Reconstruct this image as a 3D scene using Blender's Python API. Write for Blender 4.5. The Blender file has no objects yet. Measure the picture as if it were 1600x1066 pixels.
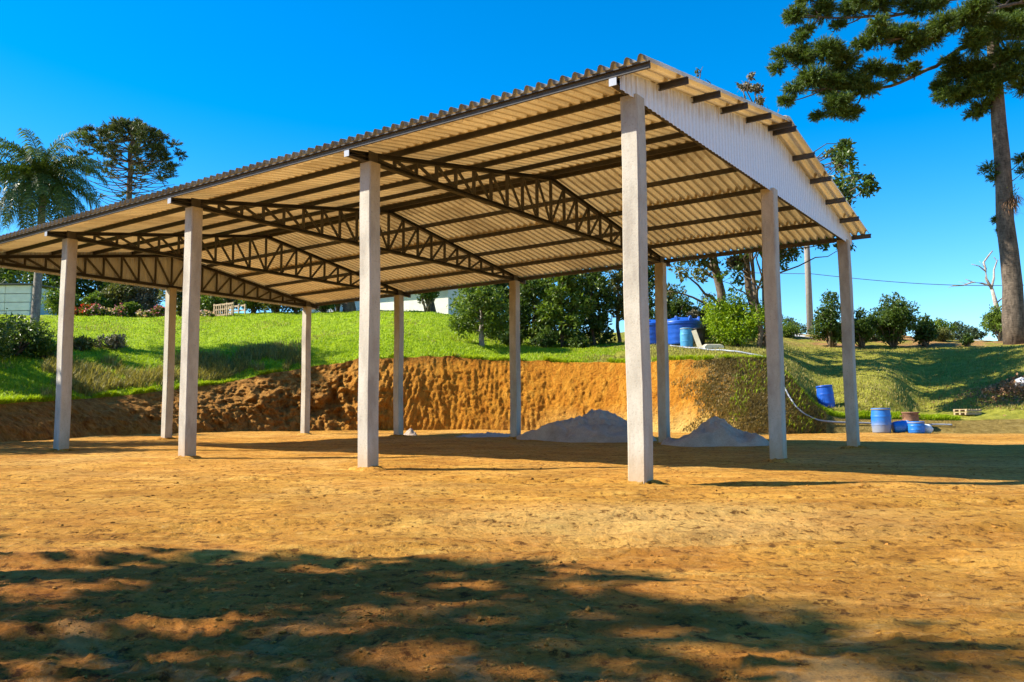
import bpy, math, random
import numpy as np
from mathutils import Matrix, Vector
from mathutils.bvhtree import BVHTree

# ------------------------------------------------------------------ camera, sky, sun, exposure
scene = bpy.context.scene
COL = scene.collection
FPX, PITCH, ROLL, CH = 1306.54, 0.0941, -0.0078, 0.7744      # focal length in px of a 1600 px wide picture
cam_d = bpy.data.cameras.new('camera'); cam = bpy.data.objects.new('camera', cam_d); COL.objects.link(cam)
cam_d.sensor_width = 36; cam_d.lens = FPX / 1600 * 36; cam_d.clip_start = .05; cam_d.clip_end = 4000
cam.matrix_world = Matrix.Translation((0, 0, CH)) @ Matrix.Rotation(math.pi/2 + PITCH, 4, 'X') @ Matrix.Rotation(ROLL, 4, 'Z')
scene.camera = cam
scene.render.resolution_x, scene.render.resolution_y = 1024, 682
SUN_EL = math.radians(40); to_sun = Vector((-9.4, -.35, 7.9)).normalized()
world = bpy.data.worlds.new('World'); scene.world = world; world.use_nodes = True
wn = world.node_tree; wn.nodes.clear()
sky = wn.nodes.new('ShaderNodeTexSky'); sky.sky_type = 'NISHITA'; sky.sun_disc = False
sky.sun_elevation = SUN_EL; sky.sun_rotation = math.radians(-92); sky.air_density = 1.0; sky.dust_density = .5; sky.ozone_density = 2.0; sky.altitude = 900
hs = wn.nodes.new('ShaderNodeHueSaturation'); hs.inputs['Saturation'].default_value = 1.54; hs.inputs['Value'].default_value = 1.0
bg = wn.nodes.new('ShaderNodeBackground'); bg.inputs['Strength'].default_value = .118
wo = wn.nodes.new('ShaderNodeOutputWorld')
wn.links.new(sky.outputs[0], hs.inputs['Color']); wn.links.new(hs.outputs[0], bg.inputs['Color']); wn.links.new(bg.outputs[0], wo.inputs[0])
sun_d = bpy.data.lights.new('sun', 'SUN'); sun_d.energy = 5.0; sun_d.angle = math.radians(.5); sun_d.color = (1, .93, .80)
sun = bpy.data.objects.new('sun', sun_d); COL.objects.link(sun)
sun.rotation_euler = (-to_sun).to_track_quat('-Z', 'Y').to_euler()
vs = scene.view_settings; vs.view_transform = 'Standard'; vs.look = 'None'; vs.gamma = 1; vs.use_curve_mapping = False; vs.exposure = 1.2
scene.cycles.use_denoising = True; scene.cycles.max_bounces = 10; scene.cycles.diffuse_bounces = 7; scene.cycles.transparent_max_bounces = 8

rng = np.random.default_rng(7)
random.seed(7)

# ------------------------------------------------------------------ helpers
def tag(o, label=None, cat=None, group=None, kind=None):
    for k, v in (('label', label), ('category', cat), ('group', group), ('kind', kind)):
        if v: o[k] = v
    return o

def empty(name, loc, rz=0, label=None, cat=None, group=None):
    o = bpy.data.objects.new(name, None); COL.objects.link(o)
    o.location = loc; o.rotation_euler = (0, 0, rz); o.empty_display_size = .3
    return tag(o, label, cat, group)

def mesh_obj(name, V, F, mat, parent=None, smooth=False):
    """V (n,3); F an (m,k) index array or a list of such arrays / of faces"""
    me = bpy.data.meshes.new(name)
    V = np.asarray(V, dtype=np.float32).reshape(-1, 3)
    if isinstance(F, np.ndarray): F = [F]
    if F and not isinstance(F[0], np.ndarray):
        loops = np.array([i for f in F for i in f], dtype=np.int32); tot = np.array([len(f) for f in F], dtype=np.int32)
    else:
        F = [f for f in F if len(f)]
        loops = np.concatenate([f.reshape(-1) for f in F]).astype(np.int32)
        tot = np.concatenate([np.full(len(f), f.shape[1], np.int32) for f in F])
    start = np.concatenate([[0], np.cumsum(tot)[:-1]]).astype(np.int32)
    me.vertices.add(len(V)); me.vertices.foreach_set('co', V.ravel())
    me.loops.add(len(loops)); me.loops.foreach_set('vertex_index', loops)
    me.polygons.add(len(tot)); me.polygons.foreach_set('loop_start', start); me.polygons.foreach_set('loop_total', tot)
    me.polygons.foreach_set('use_smooth', np.full(len(tot), smooth))
    me.update(calc_edges=True); me.validate()
    me.materials.append(mat)
    o = bpy.data.objects.new(name, me); COL.objects.link(o)
    if parent: o.parent = parent
    return o

class MB:
    def __init__(s): s.V = []; s.F = []; s.n = 0
    def add(s, V, F):
        s.V += [tuple(v) for v in V]; s.F += [tuple(int(i) + s.n for i in f) for f in F]; s.n = len(s.V); return s
    def box(s, c, d, ax=None, M=None):
        """box centred at c, full size d, optional 3x3 axes (rows)"""
        c = np.array(c, float); h = np.array(d, float) / 2
        A = np.eye(3) if ax is None else np.array(ax, float)
        P = [c + A.T @ (h * np.array(q)) for q in ((-1,-1,-1),(1,-1,-1),(1,1,-1),(-1,1,-1),(-1,-1,1),(1,-1,1),(1,1,1),(-1,1,1))]
        return s.add(P, ((0,3,2,1),(4,5,6,7),(0,1,5,4),(1,2,6,5),(2,3,7,6),(3,0,4,7)))
    def bar(s, a, b, w, h, up=(0, 0, 1)):
        a = np.array(a, float); b = np.array(b, float); d = b - a; L = np.linalg.norm(d); d /= L
        u = np.array(up, float); sd = np.cross(d, u); sd /= np.linalg.norm(sd); u2 = np.cross(sd, d)
        return s.box((a + b) / 2, (L, w, h), (d, sd, u2))
    def extrude(s, prof, a, b, x, y):
        """closed 2-D profile swept from a to b; x, y the profile axes"""
        a = np.array(a, float); b = np.array(b, float); x = np.array(x, float); y = np.array(y, float); k = len(prof)
        V = [a + x*p[0] + y*p[1] for p in prof] + [b + x*p[0] + y*p[1] for p in prof]
        F = [(i, (i+1) % k, k + (i+1) % k, k + i) for i in range(k)] + [tuple(range(k))[::-1], tuple(range(k, 2*k))]
        return s.add(V, F)
    def lathe(s, prof, n=32, M=None):
        """(r,z) rings about z"""
        V = []; F = []
        for r, z in prof:
            for i in range(n):
                t = 2*math.pi*i/n; V.append((r*math.cos(t), r*math.sin(t), z))
        for j in range(len(prof)-1):
            for i in range(n):
                F.append((j*n+i, j*n+(i+1) % n, (j+1)*n+(i+1) % n, (j+1)*n+i))
        return s.add(V, F)
    def tube(s, pts, rad, n=8, cap=True):
        pts = np.array(pts, float); m = len(pts)
        rad = np.full(m, rad) if np.isscalar(rad) else np.array(rad, float)
        T = np.gradient(pts, axis=0); T /= np.linalg.norm(T, axis=1)[:, None] + 1e-9
        ref = np.array((0, 0, 1.)) if abs(T[0][2]) < .9 else np.array((1., 0, 0))
        V = []
        for i in range(m):
            x = np.cross(T[i], ref); x /= np.linalg.norm(x) + 1e-9; y = np.cross(T[i], x)
            for k in range(n):
                t = 2*math.pi*k/n; V.append(pts[i] + rad[i]*(math.cos(t)*x + math.sin(t)*y))
        F = [(j*n+k, j*n+(k+1) % n, (j+1)*n+(k+1) % n, (j+1)*n+k) for j in range(m-1) for k in range(n)]
        if cap: F += [tuple(range(n))[::-1], tuple((m-1)*n+k for k in range(n))]
        return s.add(V, F)
    def build(s, name, mat, parent=None, smooth=False):
        return mesh_obj(name, np.array(s.V), list(s.F), mat, parent, smooth)

def bevel(o, w=.01, seg=2):
    m = o.modifiers.new('bevel', 'BEVEL'); m.width = w; m.segments = seg; m.limit_method = 'ANGLE'; return o

def _hash(ix, iy, iz, seed):
    h = (ix.astype(np.int64)*374761393 + iy.astype(np.int64)*668265263 + iz.astype(np.int64)*2147483647 + seed*974711) & 0x7fffffff
    h = ((h ^ (h >> 13)) * 1274126177) & 0x7fffffff
    h = ((h ^ (h >> 15)) * 1911520717) & 0x7fffffff
    return ((h ^ (h >> 16)) & 0xffff) / 65535.0
def vnoise(x, y, z=None, seed=0):
    x = np.asarray(x, float); y = np.asarray(y, float); z = np.zeros_like(x) if z is None else np.asarray(z, float)
    ix, iy, iz = np.floor(x), np.floor(y), np.floor(z); fx, fy, fz = x-ix, y-iy, z-iz
    fx, fy, fz = [f*f*f*(f*(f*6-15)+10) for f in (fx, fy, fz)]
    r = 0
    for dx in (0, 1):
        for dy in (0, 1):
            for dz in (0, 1):
                w = (fx if dx else 1-fx)*(fy if dy else 1-fy)*(fz if dz else 1-fz)
                r = r + w*_hash(ix+dx, iy+dy, iz+dz, seed)
    return r
def fbm(x, y, z=None, oct=4, seed=0, gain=.5):
    a = 1; s = 0; t = 0; f = 1
    z = np.zeros_like(x) if z is None else z
    for i in range(oct):
        s = s + a*vnoise(x*f, y*f, z*f, seed+i*17); t += a; a *= gain; f *= 2.03
    return s/t

def pray(u, v):
    u = u - 800.; v = v - 533.
    cr, sr = math.cos(ROLL), math.sin(ROLL)
    a = cr*u + sr*v; b = -sr*u + cr*v
    x = a/FPX; z = -b/FPX; c, s = math.cos(PITCH), math.sin(PITCH)
    return np.array((x, c - s*z, s + c*z))
CAM = np.array((0, 0, CH))
def at(u, v, D):
    d = pray(u, v); return CAM + d*(D/d[1])

# ------------------------------------------------------------------ materials
def new_mat(name):
    m = bpy.data.materials.new(name); m.use_nodes = True; nt = m.node_tree; nt.nodes.clear()
    out = nt.nodes.new('ShaderNodeOutputMaterial'); b = nt.nodes.new('ShaderNodeBsdfPrincipled')
    nt.links.new(b.outputs[0], out.inputs[0]); return m, nt, b, out
class G:
    """tiny node-graph helper"""
    def __init__(s, nt): s.nt = nt
    def n(s, t, **k):
        nd = s.nt.nodes.new(t)
        for a, v in k.items(): setattr(nd, a, v)
        return nd
    def link(s, a, b): s.nt.links.new(a, b)
    def pos(s): return s.n('ShaderNodeNewGeometry').outputs['Position']
    def obj(s): return s.n('ShaderNodeTexCoord').outputs['Object']
    def scale(s, v, sc, off=(0, 0, 0)):
        m = s.n('ShaderNodeMapping'); m.inputs['Scale'].default_value = sc; m.inputs['Location'].default_value = off
        s.link(v, m.inputs[0]); return m.outputs[0]
    def noise(s, v, sc, det=6, rough=.6, dist=0):
        nd = s.n('ShaderNodeTexNoise'); nd.inputs['Scale'].default_value = sc; nd.inputs['Detail'].default_value = det
        nd.inputs['Roughness'].default_value = rough; nd.inputs['Distortion'].default_value = dist
        s.link(v, nd.inputs['Vector']); return nd.outputs[0]
    def ramp(s, f, stops, interp='LINEAR'):
        r = s.n('ShaderNodeValToRGB'); cr = r.color_ramp; cr.interpolation = interp
        while len(cr.elements) < len(stops): cr.elements.new(.5)
        for e, (p, c) in zip(cr.elements, stops):
            e.position = p; e.color = (c, c, c, 1) if np.isscalar(c) else (*c, 1)
        s.link(f, r.inputs[0]); return r.outputs[0]
    def mix(s, f, a, b, mode='MIX'):
        m = s.n('ShaderNodeMix', data_type='RGBA', blend_type=mode)
        for sock, v in ((m.inputs[0], f), (m.inputs[6], a), (m.inputs[7], b)):
            if hasattr(v, 'is_linked'): s.link(v, sock)
            elif np.isscalar(v): sock.default_value = v
            else: sock.default_value = (*v, 1)
        return m.outputs[2]
    def math(s, op, a, b=0., clamp=False):
        m = s.n('ShaderNodeMath', operation=op, use_clamp=clamp)
        for i, v in enumerate((a, b)):
            if hasattr(v, 'is_linked'): s.link(v, m.inputs[i])
            else: m.inputs[i].default_value = v
        return m.outputs[0]
    def sep(s, v):
        q = s.n('ShaderNodeSeparateXYZ'); s.link(v, q.inputs[0]); return q.outputs
    def bump(s, h, st, dist, b):
        q = s.n('ShaderNodeBump'); q.inputs['Strength'].default_value = st; q.inputs['Distance'].default_value = dist
        s.link(h, q.inputs['Height']); s.link(q.outputs[0], b.inputs['Normal'])
    def smooth(s, v, a, b):
        m = s.n('ShaderNodeMapRange', interpolation_type='SMOOTHSTEP'); m.inputs[1].default_value = a; m.inputs[2].default_value = b
        s.link(v, m.inputs[0]); return m.outputs[0]

def simple(name, col, rough=.7, var=.25, sc=8, metal=0, bump=0, bsc=60, stretch=(1, 1, 1), spec=.4):
    m, nt, b, out = new_mat(name); g = G(nt); v = g.scale(g.obj(), stretch)
    n = g.noise(v, sc); c = np.array(col)
    g.link(g.ramp(n, [(.3, tuple(c*(1-var))), (.7, tuple(np.minimum(c*(1+var), .95)))]), b.inputs['Base Color'])
    b.inputs['Roughness'].default_value = rough; b.inputs['Metallic'].default_value = metal; b.inputs['Specular IOR Level'].default_value = spec
    if bump: g.bump(g.noise(v, bsc), bump, .01, b)
    return m

def leaf_mat(name, dark, light, trans=.35, rough=.45, tip=None):
    m, nt, b, out = new_mat(name); g = G(nt)
    r = g.n('ShaderNodeNewGeometry').outputs['Random Per Island']
    cl = g.noise(g.pos(), .9, 2)
    f = g.math('ADD', g.math('MULTIPLY', r, .65), g.math('MULTIPLY', cl, .45))
    st = [(.15, dark), (.8, light)] + ([(.97, tip)] if tip else [])
    c = g.ramp(f, st)
    g.link(c, b.inputs['Base Color']); b.inputs['Roughness'].default_value = rough; b.inputs['Specular IOR Level'].default_value = .35
    t = g.n('ShaderNodeBsdfTranslucent'); g.link(g.mix(1., c, (1.0, 1.0, .45), 'MULTIPLY'), t.inputs[0])
    mx = g.n('ShaderNodeMixShader'); mx.inputs[0].default_value = trans
    g.link(b.outputs[0], mx.inputs[1]); g.link(t.outputs[0], mx.inputs[2]); g.link(mx.outputs[0], out.inputs[0])
    return m

def dirt_mat():
    m, nt, b, out = new_mat('yard_dirt'); g = G(nt); p = g.pos(); s = g.sep(p)
    big = g.noise(p, .22, 5, .6, .6); mid = g.noise(g.scale(p, (.6, 1.5, 1)), 1.6, 9, .72, .5); fine = g.noise(p, 11, 9, .74); xf = g.noise(p, 55, 5, .72)
    scr = g.noise(g.scale(p, (1.1, 4.5, 1)), 3.0, 8, .75, .8)
    c = g.ramp(mid, [(.30, (.27, .115, .016)), (.44, (.46, .212, .030)), (.58, (.58, .298, .050)), (.73, (.67, .415, .10))])
    pale = g.ramp(g.math('ADD', g.math('MULTIPLY', big, .6), g.math('MULTIPLY', scr, .4)), [(.50, 0.), (.66, 1.)])
    ex = g.math('DIVIDE', g.math('SUBTRACT', s[0], 1.3), 2.6); ey = g.math('DIVIDE', g.math('SUBTRACT', s[1], 6.9), 1.5)
    spot_ = g.smooth(g.math('ADD', g.math('ADD', g.math('MULTIPLY', ex, ex), g.math('MULTIPLY', ey, ey)), g.math('MULTIPLY', scr, 1.4)), 1.7, .7)
    pale = g.math('MAXIMUM', pale, g.math('MULTIPLY', spot_, .9))
    c = g.mix(g.math('MULTIPLY', pale, .5), c, (.72, .48, .17))
    red = g.ramp(g.noise(p, .5, 6, .7, .5), [(.46, 0.), (.64, 1.)])
    c = g.mix(g.math('MULTIPLY', red, .50), c, (.44, .185, .030))
    c = g.mix(g.ramp(scr, [(.30, .8), (.42, 0.)]), c, (.20, .080, .016))
    c = g.mix(g.ramp(fine, [(.38, .95), (.47, 0.)]), c, (.12, .048, .008))
    c = g.mix(g.ramp(fine, [(.56, 0.), (.72, .55)]), c, (.70, .47, .17))
    c = g.mix(g.ramp(xf, [(.32, .6), (.46, 0.)]), c, (.16, .07, .018))
    churn_shade = g.smooth(g.math('ADD', s[1], g.math('MULTIPLY', mid, 2.5)), 7.6, 5.6)  # churned redder soil, deepened to put the foreground shade's tone into the colour
    c = g.mix(g.math('MULTIPLY', g.math('MULTIPLY', churn_shade, g.smooth(g.math('ADD', s[0], mid), 3.2, .2)), .85), c, g.mix(1., c, (.80, .60, .60), 'MULTIPLY'))
    gm = g.math('MULTIPLY', g.ramp(g.noise(p, 1.1, 7, .72, 1.2), [(.52, 0.), (.60, 1.)]), g.smooth(s[1], 4.4, 2.9))
    c = g.mix(g.math('MULTIPLY', gm, .30), c, (.58, .42, .20))
    g.link(c, b.inputs['Base Color']); b.inputs['Roughness'].default_value = .95; b.inputs['Specular IOR Level'].default_value = .1
    h = g.math('ADD', g.math('MULTIPLY', mid, .5), g.math('ADD', g.math('MULTIPLY', scr, .6), g.math('ADD', g.math('MULTIPLY', fine, .7), g.math('MULTIPLY', xf, .3))))
    cp = g.ramp(g.noise(p, .7, 5, .65, .5), [(.40, .5), (.60, 1.)])
    g.bump(g.math('MULTIPLY', h, cp), 1.0, .088, b)
    return m

def bank_mat():
    m, nt, b, out = new_mat('cut_earth'); g = G(nt); p = g.pos(); s = g.sep(p)
    n1 = g.noise(p, .6, 6, .65, .5); n2 = g.noise(g.scale(p, (1, 1, .30)), 4.2, 9, .74, .7); n3 = g.noise(p, 10, 7, .74)
    c = g.ramp(n2, [(.30, (.28, .10, .012)), (.42, (.53, .200, .018)), (.58, (.66, .290, .030)), (.76, (.75, .44, .09))])
    # pale sandy subsoil low down towards the right
    low = g.smooth(g.math('ADD', s[2], g.math('MULTIPLY', n1, 2.2)), 2.5, 1.2)
    rgt = g.smooth(g.math('ADD', s[0], g.math('MULTIPLY', n1, 7.)), 1.5, 9.)
    c = g.mix(g.math('MULTIPLY', g.math('MULTIPLY', low, rgt), .8), c, (.80, .62, .20))
    # darker and browner towards the left
    lft = g.smooth(g.math('ADD', s[0], g.math('MULTIPLY', n1, 8.)), 1.5, -5.)
    c = g.mix(g.math('MULTIPLY', lft, .78), c, g.ramp(n2, [(.3, (.11, .044, .014)), (.46, (.32, .15, .036)), (.66, (.54, .29, .085))]))
    c = g.mix(g.ramp(n3, [(.34, .8), (.45, 0.)]), c, (.16, .06, .012))
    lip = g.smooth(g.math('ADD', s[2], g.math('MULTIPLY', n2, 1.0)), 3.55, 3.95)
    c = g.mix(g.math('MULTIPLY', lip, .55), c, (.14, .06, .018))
    # grass creeping over the nose at the right end
    gr = g.smooth(g.math('ADD', s[0], g.math('ADD', g.math('ADD', g.math('MULTIPLY', n1, 2.2), g.math('ADD', g.math('MULTIPLY', n2, 2.6), g.math('MULTIPLY', n3, 3.5))), g.math('MULTIPLY', s[2], .45))), 11.2, 13.2)
    gc = g.ramp(g.noise(p, 4, 8, .75), [(.3, (.12, .08, .022)), (.5, (.29, .20, .05)), (.72, (.46, .34, .12))])
    c = g.mix(gr, c, gc)
    g.link(c, b.inputs['Base Color']); b.inputs['Roughness'].default_value = .95; b.inputs['Specular IOR Level'].default_value = .1
    g.bump(g.math('ADD', g.math('MULTIPLY', n2, .7), g.math('MULTIPLY', n3, .9)), 1., .26, b)
    return m

def lawn_mat():
    m, nt, b, out = new_mat('hill_grass'); g = G(nt); p = g.pos(); s = g.sep(p)
    n1 = g.noise(p, .35, 5, .6, .4); n2 = g.noise(p, 2.5, 8, .7); n3 = g.noise(p, 16, 6, .75)
    lush = g.ramp(n2, [(.3, (.16, .24, .006)), (.5, (.27, .38, .010)), (.7, (.38, .48, .016))])
    dry = g.ramp(n2, [(.3, (.13, .11, .016)), (.5, (.26, .22, .03)), (.7, (.40, .33, .07))])
    rgt = g.smooth(g.math('ADD', s[0], g.math('MULTIPLY', n1, 8.)), 1.5, 6.5)
    edge = g.smooth(g.math('ADD', s[2], g.math('MULTIPLY', n1, 2.5)), 3.2, 2.2)
    pt = g.math('MAXIMUM', g.ramp(n1, [(.54, 0.), (.68, .65)]), g.ramp(g.noise(p, 1.1, 7, .75, .6), [(.56, 0.), (.70, .7)]))
    d = g.math('MAXIMUM', g.math('MAXIMUM', g.math('MULTIPLY', rgt, .8), pt), g.math('MULTIPLY', edge, .5))
    c = g.mix(d, lush, dry)
    # bare reddish earth on the little bank below the road and around the yard edge
    bare = g.math('MULTIPLY', g.smooth(s[1], 45.5, 48.5), g.smooth(s[0], 14., 18.))
    bare = g.math('MULTIPLY', bare, g.ramp(n1, [(.40, 0.), (.55, 1.)]))
    c = g.mix(bare, c, (.36, .19, .07))
    yard = g.math('MULTIPLY', g.smooth(g.math('ADD', s[2], n1), 1.35, .75), g.smooth(s[0], 9., 12.))
    c = g.mix(g.math('MULTIPLY', yard, .6), c, (.46, .27, .08))
    c = g.mix(g.ramp(n3, [(.32, .7), (.47, 0.)]), c, (.03, .05, .008))
    g.link(c, b.inputs['Base Color']); b.inputs['Roughness'].default_value = .9; b.inputs['Specular IOR Level'].default_value = .15
    g.bump(g.math('ADD', n2, n3), 1., .09, b)
    return m

def concrete_mat():
    m, nt, b, out = new_mat('column_concrete'); g = G(nt); p = g.pos()
    n1 = g.noise(g.scale(p, (1, 1, .4)), 3, 6, .65); n2 = g.noise(p, 40, 5, .7); s = g.sep(g.obj())
    c = g.ramp(n1, [(.34, (.30, .265, .215)), (.5, (.405, .37, .30)), (.64, (.475, .435, .36))])
    c = g.mix(g.ramp(n2, [(.32, .75), (.44, 0.)]), c, (.25, .215, .17))
    c = g.mix(g.ramp(g.noise(g.scale(p, (5, 5, .5)), 2.0, 5, .7), [(.55, 0.), (.70, .35)]), c, (.30, .25, .19))
    foot = g.math('MULTIPLY', g.smooth(g.math('ADD', s[2], g.math('MULTIPLY', n1, .5)), .85, .30), .65)
    c = g.mix(foot, c, (.42, .27, .13))
    g.link(c, b.inputs['Base Color']); b.inputs['Roughness'].default_value = .85
    g.bump(g.math('ADD', n2, n1), .5, .01, b); return m

def roof_mat():
    m, nt, b, out = new_mat('fibre_cement'); g = G(nt); o = g.obj(); s = g.sep(o)
    sx = g.math('FLOOR', g.math('DIVIDE', s[0], 1.062)); sy = g.math('FLOOR', g.math('DIVIDE', s[1], 1.95))
    cmb = g.n('ShaderNodeCombineXYZ'); g.link(sx, cmb.inputs[0]); g.link(sy, cmb.inputs[1])
    wn_ = g.n('ShaderNodeTexWhiteNoise'); g.link(cmb.outputs[0], wn_.inputs['Vector'])
    n1 = g.noise(g.scale(o, (2.2, .5, 1)), 2.5, 6, .65); n2 = g.noise(o, 25, 5, .7)
    c = g.ramp(g.math('ADD', g.math('MULTIPLY', n1, .7), g.math('MULTIPLY', wn_.outputs[0], .3)), [(.3, (.52, .45, .33)), (.5, (.72, .65, .50)), (.7, (.80, .73, .58))])
    c = g.mix(g.ramp(n2, [(.3, .5), (.45, 0.)]), c, (.34, .27, .18))
    eave_shade = g.smooth(g.math('ADD', g.math('ABSOLUTE', g.math('SUBTRACT', s[1], 5.184)), g.math('MULTIPLY', n1, .12)), 5.66, 5.74)  # eave ends painted dark to stand for shade inside the sheet ribs
    c = g.mix(g.math('MULTIPLY', eave_shade, .75), c, (.045, .045, .05))
    g.link(c, b.inputs['Base Color']); b.inputs['Roughness'].default_value = .9; b.inputs['Specular IOR Level'].default_value = .15
    g.bump(n2, .3, .004, b)
    t = g.n('ShaderNodeBsdfTranslucent'); g.link(g.mix(1., c, (1.0, .76, .42), 'MULTIPLY'), t.inputs[0]); mx = g.n('ShaderNodeMixShader'); mx.inputs[0].default_value = .115
    g.link(b.outputs[0], mx.inputs[1]); g.link(t.outputs[0], mx.inputs[2]); g.link(mx.outputs[0], out.inputs[0]); return m

def clad_mat():
    m, nt, b, out = new_mat('gable_sheet'); g = G(nt); o = g.obj(); s = g.sep(o)
    n1 = g.noise(g.scale(o, (1, 9, .55)), 2.4, 6, .7); n2 = g.noise(o, 30, 4)
    # rain streaks run down from the sloping top edge
    vv = g.math('ABSOLUTE', g.math('SUBTRACT', s[1], 5.184))
    top = g.math('SUBTRACT', g.math('SUBTRACT', 5.75, g.math('MULTIPLY', vv, .1636)), s[2])
    st = g.math('MULTIPLY', g.smooth(g.math('ADD', top, g.math('MULTIPLY', n1, -.55)), -.02, -.24), g.ramp(n1, [(.42, 0.), (.6, 1.)]))
    c = g.mix(g.math('MULTIPLY', st, .6), g.ramp(n2, [(.3, (.58, .63, .70)), (.7, (.66, .71, .78))]), (.36, .27, .16))
    g.link(c, b.inputs['Base Color']); b.inputs['Roughness'].default_value = .45; return m

def sand_mat():
    m, nt, b, out = new_mat('building_sand'); g = G(nt); p = g.pos()
    n1 = g.noise(p, 2.2, 6, .65); n2 = g.noise(p, 35, 6, .75)
    c = g.ramp(g.math('ADD', g.math('MULTIPLY', n1, .5), g.math('MULTIPLY', n2, .5)), [(.35, (.28, .225, .18)), (.6, (.48, .395, .32))])
    g.link(c, b.inputs['Base Color']); b.inputs['Roughness'].default_value = .95; b.inputs['Specular IOR Level'].default_value = .1
    g.bump(n2, .8, .03, b); return m

def bark_mat(name, a, bc, sc=6):
    m, nt, b, out = new_mat(name); g = G(nt); p = g.pos()
    n = g.noise(g.scale(p, (1, 1, .35)), sc, 8, .7, .5); n2 = g.noise(g.scale(p, (.5, .5, 2.2)), sc*1.5, 5, .7)
    c = g.ramp(g.math('ADD', g.math('MULTIPLY', n, .6), g.math('MULTIPLY', n2, .4)), [(.36, a), (.62, bc)])
    g.link(c, b.inputs['Base Color']); b.inputs['Roughness'].default_value = .9; b.inputs['Specular IOR Level'].default_value = .15
    g.bump(n, 1., .05, b); return m

M = dict(
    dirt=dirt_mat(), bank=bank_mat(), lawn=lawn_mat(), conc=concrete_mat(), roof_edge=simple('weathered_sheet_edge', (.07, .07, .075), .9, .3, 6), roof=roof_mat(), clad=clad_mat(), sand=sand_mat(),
    steel=simple('primed_steel', (.066, .062, .058), .6, .25, 5, 0, .1), plate=simple('end_plate', (.30, .33, .38), .5, .1),
    spill=simple('cement_spill', (.55, .48, .38), .95, .3, 9, 0, .8, 30),
    clod=simple('dirt_clod', (.34, .155, .035), .97, .45, 30, 0, 1., 120, spec=.03),
    blue=simple('blue_plastic', (.012, .085, .42), .38, .25, 5), sky_blue=simple('faded_blue_plastic', (.06, .26, .46), .45, .3, 6),
    bright_blue=simple('bright_blue_plastic', (.015, .16, .55), .4, .3, 5), black=simple('black_plastic', (.012, .012, .013), .5, .2),
    wood=simple('weathered_wood', (.40, .29, .17), .85, .4, 9, 0, .5, 40), pale_wood=simple('pale_board', (.62, .54, .36), .8, .15, 6),
    white_bag=simple('white_sack', (.70, .70, .68), .6, .12, 9, 0, .8, 14), hose=simple('grey_hose', (.26, .28, .31), .5, .4, 8),
    brown_pot=simple('rusty_metal', (.22, .11, .06), .8, .4, 8, 0, .5, 30), white_wall=simple('white_wall', (.74, .70, .62), .75, .1, 2),
    grey=simple('grey_trim', (.22, .22, .22), .7, .1), roof_dark=simple('roof_sheet_dark', (.13, .12, .12), .7, .2),
    pole=simple('pole_concrete', (.27, .23, .19), .85, .2, 5, 0, .3, 30), wire=simple('wire', (.05, .05, .055), .5, .1),
    road=simple('road_surface', (.46, .43, .38), .9, .15, 3),
    bark=bark_mat('bark_brown', (.045, .032, .022), (.20, .15, .10)), bark_pine=bark_mat('bark_araucaria', (.030, .024, .018), (.19, .145, .105), 5),
    bark_grey=bark_mat('bark_grey', (.09, .08, .07), (.34, .30, .25)), bark_dead=bark_mat('bark_dead', (.16, .12, .09), (.48, .42, .36)),
    leaf_dark=leaf_mat('leaf_dark', (.020, .045, .006), (.100, .160, .022), .38, .4, (.24, .29, .08)),
    leaf_mid=leaf_mat('leaf_mid', (.035, .075, .007), (.18, .26, .028), .42, .4, (.36, .42, .14)),
    leaf_olive=leaf_mat('leaf_olive', (.045, .055, .012), (.17, .18, .04), .35, .5, (.28, .26, .08)),
    leaf_lime=leaf_mat('leaf_lime', (.10, .19, .006), (.32, .44, .015), .4, .4, (.45, .50, .04)),
    needle=leaf_mat('araucaria_needles', (.024, .052, .010), (.125, .190, .026), .35, .5, (.26, .31, .05)),
    needle_far=leaf_mat('araucaria_needles_far', (.022, .042, .012), (.105, .13, .030), .3, .5, (.20, .21, .06)),
    palm=leaf_mat('palm_leaflets', (.026, .055, .010), (.12, .175, .030), .35, .4, (.28, .34, .09)),
    leaf_far=leaf_mat('leaf_far', (.03, .055, .03), (.09, .13, .05), .25, .6),
    leaf_grey=leaf_mat('leaf_grey', (.07, .065, .04), (.20, .18, .11), .2, .6),
    blade=leaf_mat('grass_blade', (.20, .30, .008), (.40, .52, .02), .5, .5, (.52, .56, .05)),
    blade_brown=leaf_mat('brown_blade', (.12, .085, .028), (.33, .24, .09), .3, .6, (.40, .34, .12)), blade_dry=leaf_mat('dry_blade', (.14, .12, .022), (.38, .32, .09), .4, .6, (.50, .43, .16)),
    petal_red=leaf_mat('red_petals', (.45, .015, .02), (.70, .06, .05), .3), petal_pink=leaf_mat('pink_petals', (.55, .08, .20), (.75, .30, .38), .3),
    petal_pale=leaf_mat('pale_petals', (.62, .36, .33), (.78, .58, .50), .3),
    leaf_rust=leaf_mat('rusty_leaves', (.16, .07, .035), (.38, .20, .09), .25, .7, (.52, .38, .18)),
)

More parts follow.
